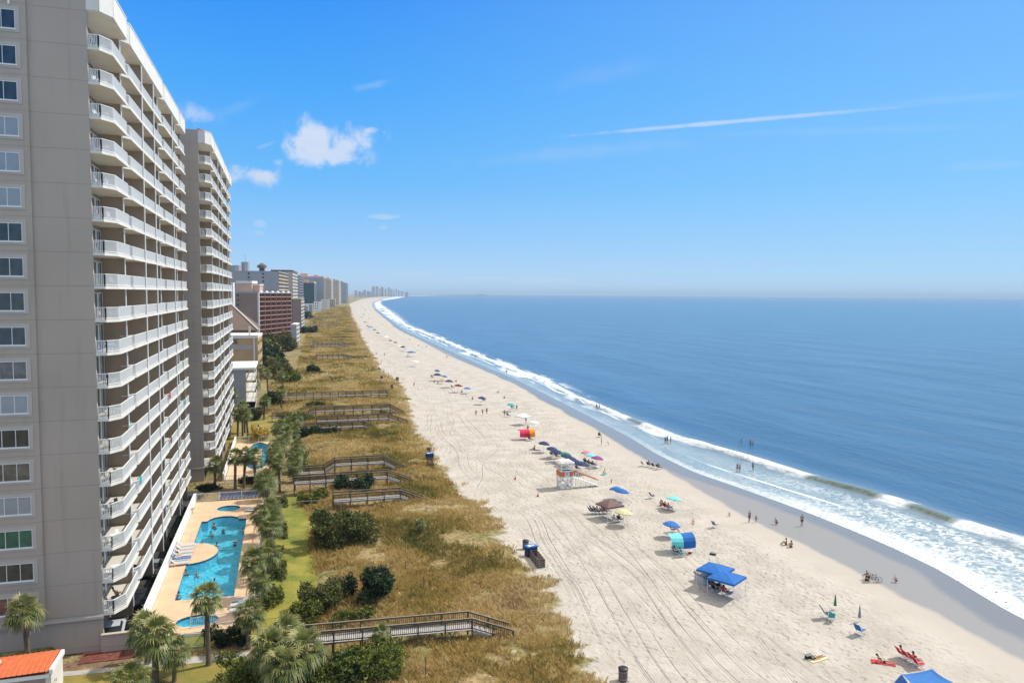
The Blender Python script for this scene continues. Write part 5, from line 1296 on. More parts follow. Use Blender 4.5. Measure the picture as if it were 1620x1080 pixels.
P(G(1170.5, 746.8, -.2), 'stand', .6, 'right of the two people standing close together in the shallow foam', 'black', None, 1)
P(G(1191, 744.5, -.2), 'stand', -1.6, 'person in black standing in the foam right of a close pair', 'black', 'black', 1)
P(G(1187, 707.5, -.9), 'swim', -1, 'left of the pair of bathers up to the waist beyond the breaker', 'black', None, 1)
P(G(1191, 709, -.9), 'swim', 1.4, 'right of the pair of bathers up to the waist beyond the breaker', 'black', 'black', 1)
P(G(1173.5, 706, -1.2), 'swim', 1.4, 'bather with only the head above water left of the waist deep pair', 'black', None, 1)
P(G(944, 647, -.3), 'stand', -1, 'left of two people standing in the breaker foam far out', 'black', 'black', 1)
P(G(948, 647, -.3), 'stand', -1.6, 'right of two people standing in the breaker foam far out', 'black', None, 1)
P(G(1185.5, 826), 'stand', .3, 'tall woman in dark swimsuit standing on the wet sand beside a child', 'black', 'black', 1, 0)
P(G(1196, 826), 'stand', -.9, 'small child in blue standing on the wet sand beside the tall woman', 'navy', 'blue', 1, 0, .62)
P(G(1229, 829.5), 'crouch', .6, 'person crouching on the wet sand above a reflection', 'black', 'black', 1, 0, .9)
P(G(1268.5, 832), 'stand', -.2, 'person in red top and black shorts standing on the wet sand', 'black', 'maroon', 1)
P(G(1244.5, 862), 'sit', .8, 'left of the two people seated at the edge of the wet sand', 'black', 'black', 1)
P(G(1252, 866), 'sit', -.2, 'right of the two people seated at the edge of the wet sand', 'maroon', 'black', 1)
P(G(1154.5, 816), 'crouch', 1.8, 'child in red digging at the edge of the wet sand', 'red', 'red', 0, 1, .6)
P(G(1096.5, 828), 'recline', 2.6, 'child in red lying on the sand beyond the blue umbrella', 'red', 'red', 0, 1, .8)
P(G(1418, 921), 'crouch', .5, 'child crouching alone on the wet sand right of the bicycles', 'black', 'black', 0, 1, .75)
P(G(955, 750), 'recline', 2.4, 'sunbather lying on a teal towel beyond the lifeguard ramp', 'green', None, 0, 1)
P(G(967, 765), 'stand', .4, 'small dark figure standing on the sand below the sunbather with the teal towel', 'black', 'maroon', 1, 0, .5)
P(G(655, 612), 'walk', .2, 'lone walker on the sand by the long dark boardwalk', 'black', 'grey', 1)
P(G(584.5 + 61, 563), 'sit', .2, 'person seated in the shade of the bright blue canopy in the distance', 'black', 'black', 1)
P(G(748, 632), 'sit', .2, 'person seated left of the navy umbrella on the open sand', 'black', 'black', 1)
P(G(731, 621), 'sit', .4, 'person seated below the small blue umbrella', 'black', 'brown', 1)
P(G(787.5, 621), 'recline', .4, 'person lying near the damp sand right of the navy umbrella', 'black', 'black', 1)
P(G(798, 630), 'recline', -.4, 'person reclining on the damp sand above the aqua umbrella', 'black', 'maroon', 1)
P(G(835, 678), 'sit', -.4, 'person seated just above the red and orange cabana', 'black', 'black', 1)
P(G(846, 711), 'sit', .4, 'person seated on a dark blanket below the red and orange cabana', 'black', 'brown', 1)
P(G(707, 567), 'stand', .4, 'person carrying a pole in the distant shallows', 'black', 'black', 1)
P(G(801.5, 591, -.2), 'stand', 2.4, 'lone wader leaning in the distant swash', 'black', 'black', 1)
for k, (px, py, kd) in enumerate(sorted([(752, 567, 'stand'), (761, 567, 'stand'), (689, 541, 'swim'), (648, 532, 'stand'), (621, 517, 'stand'), (648, 538, 'sit'), (785, 566, 'swim'), (702, 542, 'stand'), (662, 547, 'sit'), (675, 549, 'sit'), (595, 562, 'stand'), (608, 563, 'stand'), (569, 522, 'stand'), (702, 553, 'swim'), (590, 502, 'stand'), (600, 503, 'stand'), (583, 499, 'stand'), (605, 514, 'stand'), (577, 489, 'stand'), (571, 484, 'stand'), (580, 482, 'stand'), (566, 480, 'stand'), (575, 479, 'stand'), (586, 493, 'stand'), (561, 503, 'sit'), (693, 606, 'sit'), (688, 605, 'sit'), (722, 604, 'sit'), (571, 492, 'sit')], key=lambda q: -q[1])[:26]):
    P(G(px, py, -.9 if kd == 'swim' else None), kd, k * .9, 'tiny dark %s on the far shore, %s nearest of them' % ('bather' if kd == 'swim' else 'figure', nth[k]), 'black', 'black', 1, group='tiny distant figures on the far beach')
# ---------------------------------------------------------------- beach furniture
def umbrella_proto(c1, c2=None, r_=1.15, h=2.15):
    root = empty('beach_umbrella'); b = MB(); n = 8
    ring = [(0, h + .0)] + [(r_ * f, h - .48 * f ** 2.0) for f in (.35, .7, 1.0)]
    for k in range(n):
        a0 = 2 * math.pi * k / n; a1 = 2 * math.pi * (k + 1) / n; mi = k % 2 if c2 else 0
        for (ra, za), (rb, zb) in zip(ring[:-1], ring[1:]):
            sag = .96
            am = (a0 + a1) / 2
            pts = lambda rr, zz: [(rr * math.cos(a0), rr * math.sin(a0), zz), (rr * .955 * math.cos(am), rr * .955 * math.sin(am), zz - .02), (rr * math.cos(a1), rr * math.sin(a1), zz)]
            A_, B2 = pts(ra, za), pts(rb, zb); 
            if ra == 0: b.add([(0, 0, h)] + B2, [(0, 1, 2), (0, 2, 3)], mi)
            else: b.add(A_ + B2, [(0, 3, 4, 1), (1, 4, 5, 2)], mi)
        am = (a0 + a1) / 2; r3 = r_; z3 = h - .48
        b.add([(r_ * math.cos(a0), r_ * math.sin(a0), z3), (r_ * .955 * math.cos(am), r_ * .955 * math.sin(am), z3 - .02), (r_ * math.cos(a1), r_ * math.sin(a1), z3), (r_ * math.cos(a0), r_ * math.sin(a0), z3 - .10), (r_ * .955 * math.cos(am), r_ * .955 * math.sin(am), z3 - .12), (r_ * math.cos(a1), r_ * math.sin(a1), z3 - .10)], [(0, 3, 4, 1), (1, 4, 5, 2)], mi)
    b.build('canopy', [C[c1], C[c2 or c1]], root)
    b = MB()
    for k in range(n):
        a0 = 2 * math.pi * k / n; b.tube([(0, 0, h - .05), (r_ * .97 * math.cos(a0), r_ * .97 * math.sin(a0), h - .50)], .008, 4)
    b.build('ribs', M['alu'], root)
    b = MB(); b.tube([(0, 0, -.1), (0, 0, h + .12)], .022, 6); b.build('pole', M['alu'], root)
    return root
_um = {}
def umbrella(px, py, label, c1, c2=None, tilt=.15, s=1.0, group=None, z=1.9):
    if (c1, c2) not in _um: _um[(c1, c2)] = umbrella_proto(c1, c2)
    p = at(px, py, z * s); o = place(_um[(c1, c2)], (p.x, p.y, hz1(p.x, p.y)), random.random(), label, group, s, 'umbrella'); o.rotation_euler = (random.uniform(-.08, .08), tilt, random.random() * .6); return p
u1 = umbrella(1060, 827, 'large blue umbrella standing alone above a folding chair, left of the child in red', 'blue')
umbrella(974.5, 772, 'left of the two overlapping royal blue umbrellas with pale spots', 'royal', s=.95)
umbrella(982.5, 775.5, 'right of the two overlapping royal blue umbrellas with pale spots', 'royal', s=.95)
umbrella(1063.5, 787.5, 'aqua umbrella beside the pinkish seated group', 'aqua', tilt=.3)
umbrella(985, 808, 'pale yellow umbrella in front of the brown canopy', 'yellow', s=1.1)
row = [(859, 700, 'first'), (871.5, 708.5, 'second'), (880.5, 714, 'third'), (895, 720, 'fourth'), (902, 724.5, 'fifth'), (909, 729, 'sixth'), (914.5, 732, 'seventh'), (920, 733, 'eighth')]
for px, py, w_ in row: umbrella(px, py, '%s navy umbrella from the left in the row behind the lifeguard stand' % w_, 'navy', group='row of navy umbrellas', s=1.05)
umbrella(893, 717, 'green umbrella in the navy umbrella row', 'green', s=1.0)
umbrella(943.5, 723, 'purple umbrella right of the navy row', 'purple')
umbrella(932.5, 718.5, 'aqua umbrella between a pink and a purple one', 'aqua')
umbrella(927, 715, 'pink umbrella at the left of an aqua and a purple one', 'pink')
umbrella(807, 639, 'flat aqua umbrella beside the standing person in navy', 'teal', s=1.05)
umbrella(761, 628.5, 'navy umbrella alone on the open sand', 'navy', s=1.1)
umbrella(738.5, 613.5, 'small bright blue umbrella alone on the open sand', 'blue')
umbrella(690.5, 585.5, 'smallest navy umbrella of the distant group of three', 'navy')
umbrella(691, 591.5, 'wide navy umbrella of the distant group', 'navy', s=1.3)
umbrella(702, 594.5, 'bright blue umbrella of the distant group', 'blue')
umbrella(699, 599.5, 'orange and brown umbrella low in the distant group', 'orange', s=.9)
umbrella(640, 550.5, 'grey umbrella left of the distant bright blue canopy', 'silver', s=1.1)
umbrella(632, 546.5, 'white umbrella in the far line left of the grey one', 'white')
umbrella(625, 541, 'brown umbrella in the far line', 'brown', s=1.2)
umbrella(844, 667, 'low white umbrella right of the white canopy', 'white')
for k, (px, py, c_) in enumerate(sorted([(577, 509, 'navy'), (572, 501, 'blue'), (581, 515, 'maroon'), (568, 494, 'white'), (597, 526, 'navy'), (603, 530, 'silver'), (617, 538, 'brown'), (575, 497, 'navy'), (584, 503, 'teal'), (592, 521, 'navy'), (637, 548, 'black'), (656, 571, 'white'), (578, 490, 'navy'), (573, 487, 'red'), (582, 493, 'white'), (724, 609, 'maroon'), (710, 602, 'navy')], key=lambda q: -q[1])): umbrella(px, py, 'tiny %s umbrella of the far beach, %s nearest of them' % (c_, nth[k]), c_, s=1.25, group='tiny umbrellas of the far beach')
def folded(px, py, label, c, h=1.6):
    p = G(px, py); root = empty('closed_umbrella', p, 0, label, 'umbrella'); b = MB(); b.tube([(0, 0, .45), (0, 0, .75), (0, 0, 1.3), (0, 0, h)], [.16, .12, .07, .02], 8); b.build('canopy', C[c], root); b = MB(); b.tube([(0, 0, -.1), (0, 0, h + .1)], .02, 6); b.build('pole', M['alu'], root)
folded(1321, 964, 'closed dark green umbrella beside the black sling chair', 'green')
folded(1359.5, 983, 'closed grey umbrella between the black and the blue chair', 'grey', 1.7)
def chair_proto(c, low=False):
    root = empty('beach_chair'); h = .25 if low else .38; fr_ = M['alu']
    b = MB(); b.add([(-.26, -.2, h), (.26, -.2, h), (.26, .28, h + .07), (-.26, .28, h + .07), (-.26, -.2, h - .02), (.26, -.2, h - .02), (.26, .28, h + .05), (-.26, .28, h + .05)], [(0, 1, 2, 3), (7, 6, 5, 4), (0, 4, 5, 1), (1, 5, 6, 2), (2, 6, 7, 3), (3, 7, 4, 0)]); b.build('seat', C[c], root)
    b = MB(); b.add([(-.26, -.22, h), (.26, -.22, h), (.26, -.58, h + .58), (-.26, -.58, h + .58), (-.26, -.24, h - .01), (.26, -.24, h - .01), (.26, -.60, h + .57), (-.26, -.60, h + .57)], [(0, 1, 2, 3), (7, 6, 5, 4), (0, 4, 5, 1), (1, 5, 6, 2), (2, 6, 7, 3), (3, 7, 4, 0)]); b.build('backrest', C[c], root)
    for s in (-1, 1):
        b = MB(); b.tube([(s * .28, .30, 0), (s * .28, -.22, h), (s * .28, -.60, h + .60)], .014, 5); b.tube([(s * .28, -.45, 0), (s * .28, .30, h + .07)], .014, 5); b.tube([(s * .29, -.38, h + .26), (s * .29, .2, h + .26), (s * .29, .26, h + .05)], .018, 5); b.build('frame', fr_, root)
    return root
_ch = {}
def chair(px, py, label, c='black', rz=SEAW, s=1.05, loc=None, group=None):
    if c not in _ch: _ch[c] = chair_proto(c)
    return place(_ch[c], loc or G(px, py), rz, label, group, s, 'chair')
chair(1065, 842, 'folding chair with a maroon seat under the large blue umbrella', 'maroon', -2.2)
P(G(1066.5, 841) + Vector((0, 0, .02)), 'chair', -2.2, 'person seated in the shade of the large blue umbrella', 'maroon', 'brown', 1, s=.95)
chair(1131.5, 834, 'empty grey folding chair on the damp sand left of the wet edge', 'grey', -1.2)
chair(1032.5, 788, 'black folding chair left of the pinkish seated group', 'black', -1.5)
for k, (px, py) in enumerate([(1018, 737), (1027, 738), (1035, 740), (1042, 742)]): chair(px, py, ['leftmost, pale', 'second, dark', 'third, dark', 'rightmost, dark'][k] + ' beach chair of the four at the foam line', 'black' if k else 'silver', -1.2)
P(G(1043, 742), 'chair', -1.2, 'person leaning back in the rightmost chair of the four at the foam line', 'black', 'black', 1)
P(G(1028, 738), 'chair', -1.2, 'person in black in the second chair of the four at the foam line', 'black', 'black', 1)
chair(1310, 978, 'wide black sling chair standing beside the closed green umbrella', 'black', -1.9, 1.35)
chair(1315, 981, 'teal folding chair in front of the wide black one', 'teal', -.6)
chair(1361, 1003, 'bright blue folding chair tilted back beside the closed grey umbrella', 'blue', -1.3, 1.2)
for k, (px, py) in enumerate([(1428, 1040), (1438, 1045), (1448, 1050), (1454, 1056)]):
    chair(px, py, ['leftmost', 'second', 'third', 'rightmost'][k] + ' red sling chair of the row above the blue sun shade', 'red', -1.7, 1.1)
    if k in (0, 2): P(G(px + 1, py + .5), 'chair', -1.7, 'person in the %s red chair above the blue sun shade' % ['leftmost', '', 'third'][k], 'navy', ['white', '', 'black'][k], 0)
P(G(1397, 1048), 'recline', -2.2, 'sunbather in black propped up on a red towel', 'black', 'black', 0, 1)
P(G(1292, 1041), 'lie', -1.4, 'sunbather in red lying on a yellow towel beside a dark bag', 'red', 'black', 1)
def towel(px, py, rz, c, label, L=1.9):
    p = G(px, py); b = MB(); r_ = random.Random(px); n = 8
    vs_ = [(-.4 + .8 * j / 2, -L / 2 + L * i / n, .03 + r_.random() * .025) for i in range(n + 1) for j in range(3)]
    fs = [(i * 3 + j, i * 3 + j + 1, i * 3 + j + 4, i * 3 + j + 3) for i in range(n) for j in range(2)]; b.add(vs_, fs); b.add([(x, y, z - .02) for x, y, z in vs_], [f[::-1] for f in fs]); o = b.build('towel', C[c]); o.location = p; o.rotation_euler = (0, 0, rz); tag(o, label, 'towel')
towel(1397, 1048, -2.2, 'red', 'red towel spread under the propped up sunbather in black')
towel(1293, 1042, -1.4, 'yellow', 'yellow towel under the sunbather in red at the bottom of the beach')
towel(955, 750, 2.4, 'teal', 'teal towel under the sunbather beyond the lifeguard ramp')
towel(846, 711.5, .9, 'black', 'dark blanket under the person below the red and orange cabana', 2.3)
towel(940, 739, -1.2, 'white', 'pale blanket under the group beside the purple umbrella', 2.6)
def lump(name, px, py, c, label, cat, sx=.5, sy=.35, sz=.35, loc=None):
    p = loc or G(px, py); root = empty(name, p, random.random() * 3, label, cat); b = MB(); b.prism([(-sx / 2, -sy / 2 * .8), (-sx / 2 * .8, -sy / 2), (sx / 2 * .8, -sy / 2), (sx / 2, -sy / 2 * .8), (sx / 2, sy / 2 * .8), (sx / 2 * .8, sy / 2), (-sx / 2 * .8, sy / 2), (-sx / 2, sy / 2 * .8)], 0, sz * .78); b.build('body', C[c], root)
    b = MB(); b.box(-sx / 2 * 1.03, sx / 2 * 1.03, -sy / 2 * 1.03, sy / 2 * 1.03, sz * .782, sz); b.build('lid', C['white' if name == 'cooler' else 'grey'], root); b = MB(); b.tube([(-sx * .4, 0, sz * .9), (-sx * .3, 0, sz * 1.25), (sx * .3, 0, sz * 1.25), (sx * .4, 0, sz * .9)], .015, 5); b.build('handle', M['black'], root)
lump('beach_bag', 1279, 1041, 'black', 'dark beach bag beside the sunbather in red', 'bag', .6)
lump('cooler', 1092, 875, 'red', 'red cooler with a white lid under the teal and blue cabana', 'cooler')
lump('cooler', 1155, 938, 'blue', 'blue cooler under the nearer blue canopy', 'cooler')
lump('beach_bag', 1128, 877, 'black', 'small black bag lying alone right of the teal and blue cabana', 'bag', .7, .4, .25)
def cone(px, py, label):
    p = G(px, py); root = empty('traffic_cone', p, 0, label, 'cone'); b = MB(); b.tube([(0, 0, .03), (0, 0, .6)], [.16, .03], 10); b.build('cone', C['red'], root); b = MB(); b.box(-.2, .2, -.2, .2, 0, .03); b.build('base', C['red'], root)
cone(815, 758, 'orange red cone farther from the camera, left of the lifeguard stand'); cone(851, 785, 'orange red cone nearer the camera, below the lifeguard stand')
def group_of(lst):
    for (px, py, kd, rz, lab, bt, tp) in lst:
        if kd == 'chair': chair(px, py, 'chair, ' + lab, bt, rz)
        P(G(px, py), kd, rz, 'person in %s, ' % tp + lab, bt, tp, 1)
group_of([(1045, 800, 'sit', -1, 'group left end, near the aqua umbrella', 'maroon', 'pink'), (1049.5, 803, 'chair', -1.2, 'pinkish group, second from its left end', 'pink', 'maroon'), (1054, 805, 'chair', -1.2, 'pinkish group, at its middle', 'maroon', 'pink'), (1059, 807, 'chair', -1.2, 'pinkish group, right end', 'pink', 'white'),
 (936, 812, 'chair', -1.4, 'row below the brown canopy, left end', 'navy', 'white'), (941, 812.5, 'chair', -1.4, 'row below the brown canopy, second place', 'navy', 'navy'), (947, 812.5, 'chair', -1.4, 'row below the brown canopy, middle', 'navy', 'white'), (954, 812, 'chair', -1.4, 'row below the brown canopy, fourth place', 'grey', 'grey'), (960, 812, 'chair', -1.4, 'row below the brown canopy, right end', 'brown', 'black'),
 (973, 826, 'chair', -1.0, 'pair under the yellow umbrella, left', 'silver', 'white'), (981, 825, 'chair', -1.0, 'pair under the yellow umbrella, right', 'black', 'black'),
 (927, 733, 'chair', -1.2, 'group under the purple umbrella, left', 'maroon', 'maroon'), (933, 736, 'chair', -1.2, 'group under the purple umbrella, middle', 'black', 'maroon'), (939, 738, 'chair', -1.2, 'group under the purple umbrella, right', 'navy', 'black'),
 (874, 722, 'chair', -1.2, 'pair under the third navy umbrella, left', 'black', 'black'), (882, 725, 'chair', -1.2, 'pair under the third navy umbrella, right', 'maroon', 'pink'), (914, 744, 'chair', -1.2, 'navy row, right end', 'black', 'maroon'),
 (1127, 930, 'chair', -1.4, 'crowd under the farther blue canopy, left', 'black', 'black'), (1132, 936, 'chair', -1.2, 'crowd under the nearer blue canopy, left', 'black', 'grey'), (1139, 934, 'chair', -1.0, 'crowd under the nearer blue canopy, middle', 'navy', 'sand'), (1148, 941, 'chair', -1.3, 'crowd under the nearer blue canopy, right, with a red towel', 'red', 'red'),
 (1070, 877, 'chair', -1.6, 'pair in the shade of the teal and blue cabana, left', 'navy', 'teal'), (1079, 880, 'chair', -1.6, 'pair in the shade of the teal and blue cabana, right', 'teal', 'navy'),
 (1371, 921, 'crouch', -1.2, 'group by the bicycles, left', 'black', 'black'), (1374, 917, 'crouch', .6, 'group by the bicycles, right', 'black', 'navy'),
 (804, 659, 'chair', -1.2, 'pair left of the white canopy', 'black', 'black'), (811, 647, 'chair', -1.2, 'couple under the flat aqua umbrella', 'navy', 'navy'), (839, 697, 'chair', -1.2, 'shade of the red and orange cabana', 'black', 'maroon'), (765.5, 635, 'chair', -1.2, 'shade of the lone navy umbrella', 'black', 'black'),
 (684, 598, 'chair', -1.2, 'distant group under the wide navy umbrella', 'black', 'black'), (716, 614, 'chair', -1.2, 'distant pair between the orange and the bright blue umbrella', 'brown', 'brown'), (949, 691, 'chair', -.8, 'pushchair spot on the damp sand above the standing woman', 'black', 'black')])
P(G(1122, 922), 'stand', .4, 'person standing in the shade behind the farther blue canopy', 'black', 'navy', 1)
lump('beach_bag', 1113, 920, 'silver', 'silver draped pile of gear left of the farther blue canopy', 'gear', 1.9, 1.3, 1.0)
def bike(px, py, rz, label):
    root = empty('bicycle', G(px, py), rz, label, 'bicycle')
    for y in (-.52, .52):
        b = MB(); pts = [(0, y + .33 * math.cos(t), .34 + .33 * math.sin(t)) for t in [2 * math.pi * k / 14 for k in range(15)]]; b.tube(pts, .022, 5, cap=False)
        for k in range(6):
            t = math.pi * k / 6; b.tube([(0, y + .32 * math.cos(t), .34 + .32 * math.sin(t)), (0, y - .32 * math.cos(t), .34 - .32 * math.sin(t))], .004, 3)
        b.build('wheel', M['black'], root)
    b = MB(); b.tube([(0, -.52, .34), (0, -.1, .30), (0, .38, .78), (0, .52, .34)], .018, 6); b.tube([(0, -.1, .30), (0, -.22, .82)], .018, 6); b.tube([(0, -.2, .74), (0, .38, .74)], .018, 6); b.tube([(0, -.52, .34), (0, -.2, .7)], .012, 5); b.build('frame', C['maroon'], root)
    b = MB(); b.ball((0, -.23, .86), .07, .13, .03, 8, 4); b.build('saddle', M['black'], root); b = MB(); b.tube([(-.26, .3, 1.0), (0, .38, .98), (.26, .3, 1.0)], .014, 5); b.tube([(0, .38, .76), (0, .38, .98)], .014, 5); b.build('handlebar', M['black'], root)
bike(1377, 919, .5, 'left bicycle of the pair parked at the edge of the wet sand'); bike(1382, 920, .9, 'right bicycle of the pair parked at the edge of the wet sand')
# canopies
def popup(px, py, z, w_, c, label, rz=.25, rise=.75, cat='canopy', sag=0.0):
    p = at(px, py, z); root = empty('canopy_tent', (p.x, p.y, hz1(p.x, p.y)), rz, label, cat); h = w_ / 2; b = MB(); n = 6
    V = []; 
    for j in range(n + 1):
        for i in range(n + 1):
            u = -1 + 2 * i / n; v = -1 + 2 * j / n; m_ = max(abs(u), abs(v)); d = 1 - m_
            zz = z + rise * d ** .9 - sag * (1 - abs(u * v)) * m_ * .5 - .05 * (1 - min(abs(u), abs(v)) ) * (m_ > .99)
            V.append((u * h, v * h, zz))
    fs = [(j * (n + 1) + i, j * (n + 1) + i + 1, (j + 1) * (n + 1) + i + 1, (j + 1) * (n + 1) + i) for j in range(n) for i in range(n)]
    b.add(V, fs)
    for (a, d) in (((-1, -1), (1, -1)), ((1, -1), (1, 1)), ((1, 1), (-1, 1)), ((-1, 1), (-1, -1))):
        b.add([(a[0] * h, a[1] * h, z), (d[0] * h, d[1] * h, z), (d[0] * h, d[1] * h, z - .22), (a[0] * h, a[1] * h, z - .22)], [(0, 1, 2, 3)])
    b.build('canopy', C[c], root)
    for sx in (-1, 1):
        for sy in (-1, 1): b = MB(); b.tube([(sx * h * .97, sy * h * .97, -.05), (sx * h * .97, sy * h * .97, z)], .025, 6); b.build('leg', M['alu'], root)
    return root
popup(965, 797, 2.05, 2.9, 'brown', 'brown peaked canopy tent beside the pale yellow umbrella', .2)
popup(1132, 899, 2.1, 3.0, 'royal', 'farther of the two blue canopy tents standing corner to corner', .55, .35)
popup(1150, 912, 2.1, 3.0, 'royal', 'nearer of the two blue canopy tents standing corner to corner', .55, .35)
popup(828, 658, 2.1, 3.0, 'white', 'white canopy tent by the damp sand above the red and orange cabana', .3)
popup(650.5, 557, 2.2, 3.6, 'blue', 'distant bright blue canopy tent casting a square shadow', .2)
popup(586, 517.5, 2.2, 3.6, 'blue', 'most distant blue canopy tent on the far beach', .2)
popup(611, 533, 2.2, 3.6, 'white', 'distant white canopy tent between two blue ones', .2)
def sunshade():
    cs = [at(1426.5, 1066, 2.0), at(1475, 1057, 2.15), at(1509, 1079, 2.0), at(1449, 1096, 2.0)]; g0 = sum(cs, Vector()) / 4; root = empty('sun_shade', (g0.x, g0.y, 0), 0, 'bright blue stretched sun shade at the bottom edge, propped on poles', 'canopy')
    n = 8; V = []; b = MB()
    for j in range(n + 1):
        for i in range(n + 1):
            u = i / n; v = j / n; q = cs[0] * (1 - u) * (1 - v) + cs[1] * u * (1 - v) + cs[2] * u * v + cs[3] * (1 - u) * v
            q = q.lerp(g0, .22 * (4 * u * (1 - u) * (1 if j in (0, n) else 0) + 4 * v * (1 - v) * (1 if i in (0, n) else 0)) * .5)
            V.append((q.x - g0.x, q.y - g0.y, q.z - .25 * (16 * u * (1 - u) * v * (1 - v)) ** .5 * .6))
    fs = [(j * (n + 1) + i, j * (n + 1) + i + 1, (j + 1) * (n + 1) + i + 1, (j + 1) * (n + 1) + i) for j in range(n) for i in range(n)]
    b.add(V, fs); b.build('canopy', C['blue'], root)
    for c in cs:
        d = c - g0; b = MB(); b.tube([(d.x, d.y, c.z), (d.x * 1.02, d.y * 1.02, 0)], .025, 6); b.build('leg', M['alu'], root); b = MB(); b.tube([(d.x, d.y, c.z), (d.x * 1.8, d.y * 1.8, 0)], .012, 4); b.build('guy_rope', C['blue'], root)
    b = MB(); d = cs[0] - g0; e = at(1413, 1081, 1.0) - g0; f = cs[3] - g0; b.add([(d.x, d.y, 2.0), (e.x, e.y, 1.0), (f.x * 1.1 + d.x * .2, f.y * 1.1 + d.y * .2, 1.2), (f.x, f.y, 2.0)], [(0, 1, 2, 3)]); b.build('side_wing', C['blue'], root)
sunshade()
def cabana(px, py, wpx, cols, label, rz):
    """arched cloth shelter: its back sheet rises from near the ground and bends over forward"""
    p = G(px, py); w_ = wpx; root = empty('beach_cabana', p, rz, label, 'cabana')
    prof = [(-.25, .75), (-.32, 1.15), (-.25, 1.6), (.0, 1.98), (.45, 2.22), (1.0, 2.28), (1.55, 2.12), (1.9, 1.85)]; k = len(cols); b = MB()
    for i in range(k):
        n = 5
        for q in range(n):
            xa = -w_ / 2 + w_ * (i + q / n) / k; xb = -w_ / 2 + w_ * (i + (q + 1) / n) / k
            for (y0, z0), (y1, z1) in zip(prof[:-1], prof[1:]):
                sg = lambda x: -.10 * (1 - (2 * x / w_) ** 2)
                b.add([(xa, y0, z0 + sg(xa)), (xb, y0, z0 + sg(xb)), (xb, y1, z1 + sg(xb)), (xa, y1, z1 + sg(xa))], [(0, 1, 2, 3)], i)
    b.build('canopy', [C[c] for c in cols], root)
    for s in (-1, 1):
        b = MB(); b.tube([(s * w_ / 2, 1.9, 1.85), (s * w_ / 2, 2.1, 0)], .02, 5); b.tube([(s * w_ / 2, -.25, .75), (s * w_ / 2, -.1, 0)], .02, 5); b.tube([(s * w_ / 2,) + q for q in prof], .018, 5); b.build('pole', M['alu'], root)
cabana(1080, 875, 3.1, ['aqua', 'royal'], 'arched cabana with one aqua half and one royal blue half', YAW * -1 + .15)
cabana(834, 696, 3.4, ['magenta', 'red', 'orange'], 'arched cabana striped pink, red and orange', YAW * -1 + .2)
# lifeguard stand
def lifeguard():
    p = G(893, 771); root = empty('lifeguard_stand', p, 0, 'white lattice lifeguard stand with an orange band and a ramp to the sea', 'lifeguard stand')
    W_ = M['white']; b = MB()
    for sx in (-1, 1):
        for sy in (-1, 1): b.bar((sx * .95, sy * .95, -.1), (sx * .95, sy * .95, 4.0), .14, .14)
    for z in (.15, .9, 2.0, 2.95, 3.3, 3.95):
        for s in (-1, 1): b.bar((-1, s * .98, z), (1, s * .98, z), .06, .16); b.bar((s * .98, -1, z), (s * .98, 1, z), .06, .16)
    b.build('frame', W_, root)
    for s in (-1, 1):
        for ax in (0, 1):
            b = MB()
            for (a, c) in (((-.9, .2), (.9, 1.9)), ((-.9, 1.9), (.9, .2))):
                f = (lambda u, z: (u, s * 1.03, z)) if ax == 0 else (lambda u, z: (s * 1.03, u, z)); b.bar(f(*a), f(*c), .05, .13)
            b.build('brace', W_, root)
    b = MB(); b.box(-1.1, 1.1, -1.1, 1.1, 1.92, 2.0); b.build('platform', W_, root)
    b = MB(); b.box(-1.06, 1.06, -1.07, -1.02, 2.1, 2.85); b.box(-1.07, -1.02, -1.015, 1.06, 2.1, 2.85); b.box(-1.015, .2, 1.02, 1.07, 2.1, 2.85); b.build('orange_band', mat('orange_board', (.62, .16, .05), .7, .1), root)
    sg = MB(); sg.box(-.38, .38, -1.12, -1.073, 2.12, 2.84); o = sg.build('sign', W_, root)
    sg = MB()
    for k in range(4): sg.box(-.22, .22, -1.128, -1.122, 2.24 + k * .14, 2.31 + k * .14)
    sg.box(-.28, -.24, -1.128, -1.122, 2.2, 2.78); sg.build('sign_lettering', C['royal'], o)
    b = MB(); b.box(-.7, .7, -.7, .3, 2.0, 2.6); b.box(-.7, .7, -.75, -.6, 2.6, 3.2); b.build('seat', M['brownroof'], root)
    b = MB(); b.prism([(-1.25, -1.15), (-1.1, -1.3), (1.1, -1.3), (1.25, -1.15), (1.25, 1.15), (1.1, 1.3), (-1.1, 1.3), (-1.25, 1.15)], 4.05, 4.35); b.prism([(-1.0, -1.0), (1.0, -1.0), (1.0, 1.0), (-1.0, 1.0)], 4.352, 4.5); b.build('roof', M['cream'], root)
    b = MB(); b.bar((1.05, -.5, 1.95), (5.6, -.5, .15), 1.0, .07); b.build('ramp', W_, root)
    for y in (-1.02, .02):
        b = MB()
        for k in range(6): u = k / 5; x = 1.1 + 4.4 * u; z = 1.93 - 1.78 * u; b.bar((x, y, 0), (x, y, z + .95), .06, .06)
        b.build('ramp_posts', W_, root); b = MB(); b.bar((1.05, y, 2.92), (5.6, y, 1.12), .07, .12); b.build('handrail', mat('orange_board', (.62, .16, .05)), root)
lifeguard()
b = MB(); b.prism([(-1.5, -.25), (1.2, -.3), (1.5, 0), (1.2, .3), (-1.5, .25)], 0, .12); o = b.build('surfboard', C['silver']); p = G(876, 733); o.location = (p.x, p.y, p.z); tag(o, 'pale rescue board lying on the sand left behind the lifeguard stand', 'surfboard')
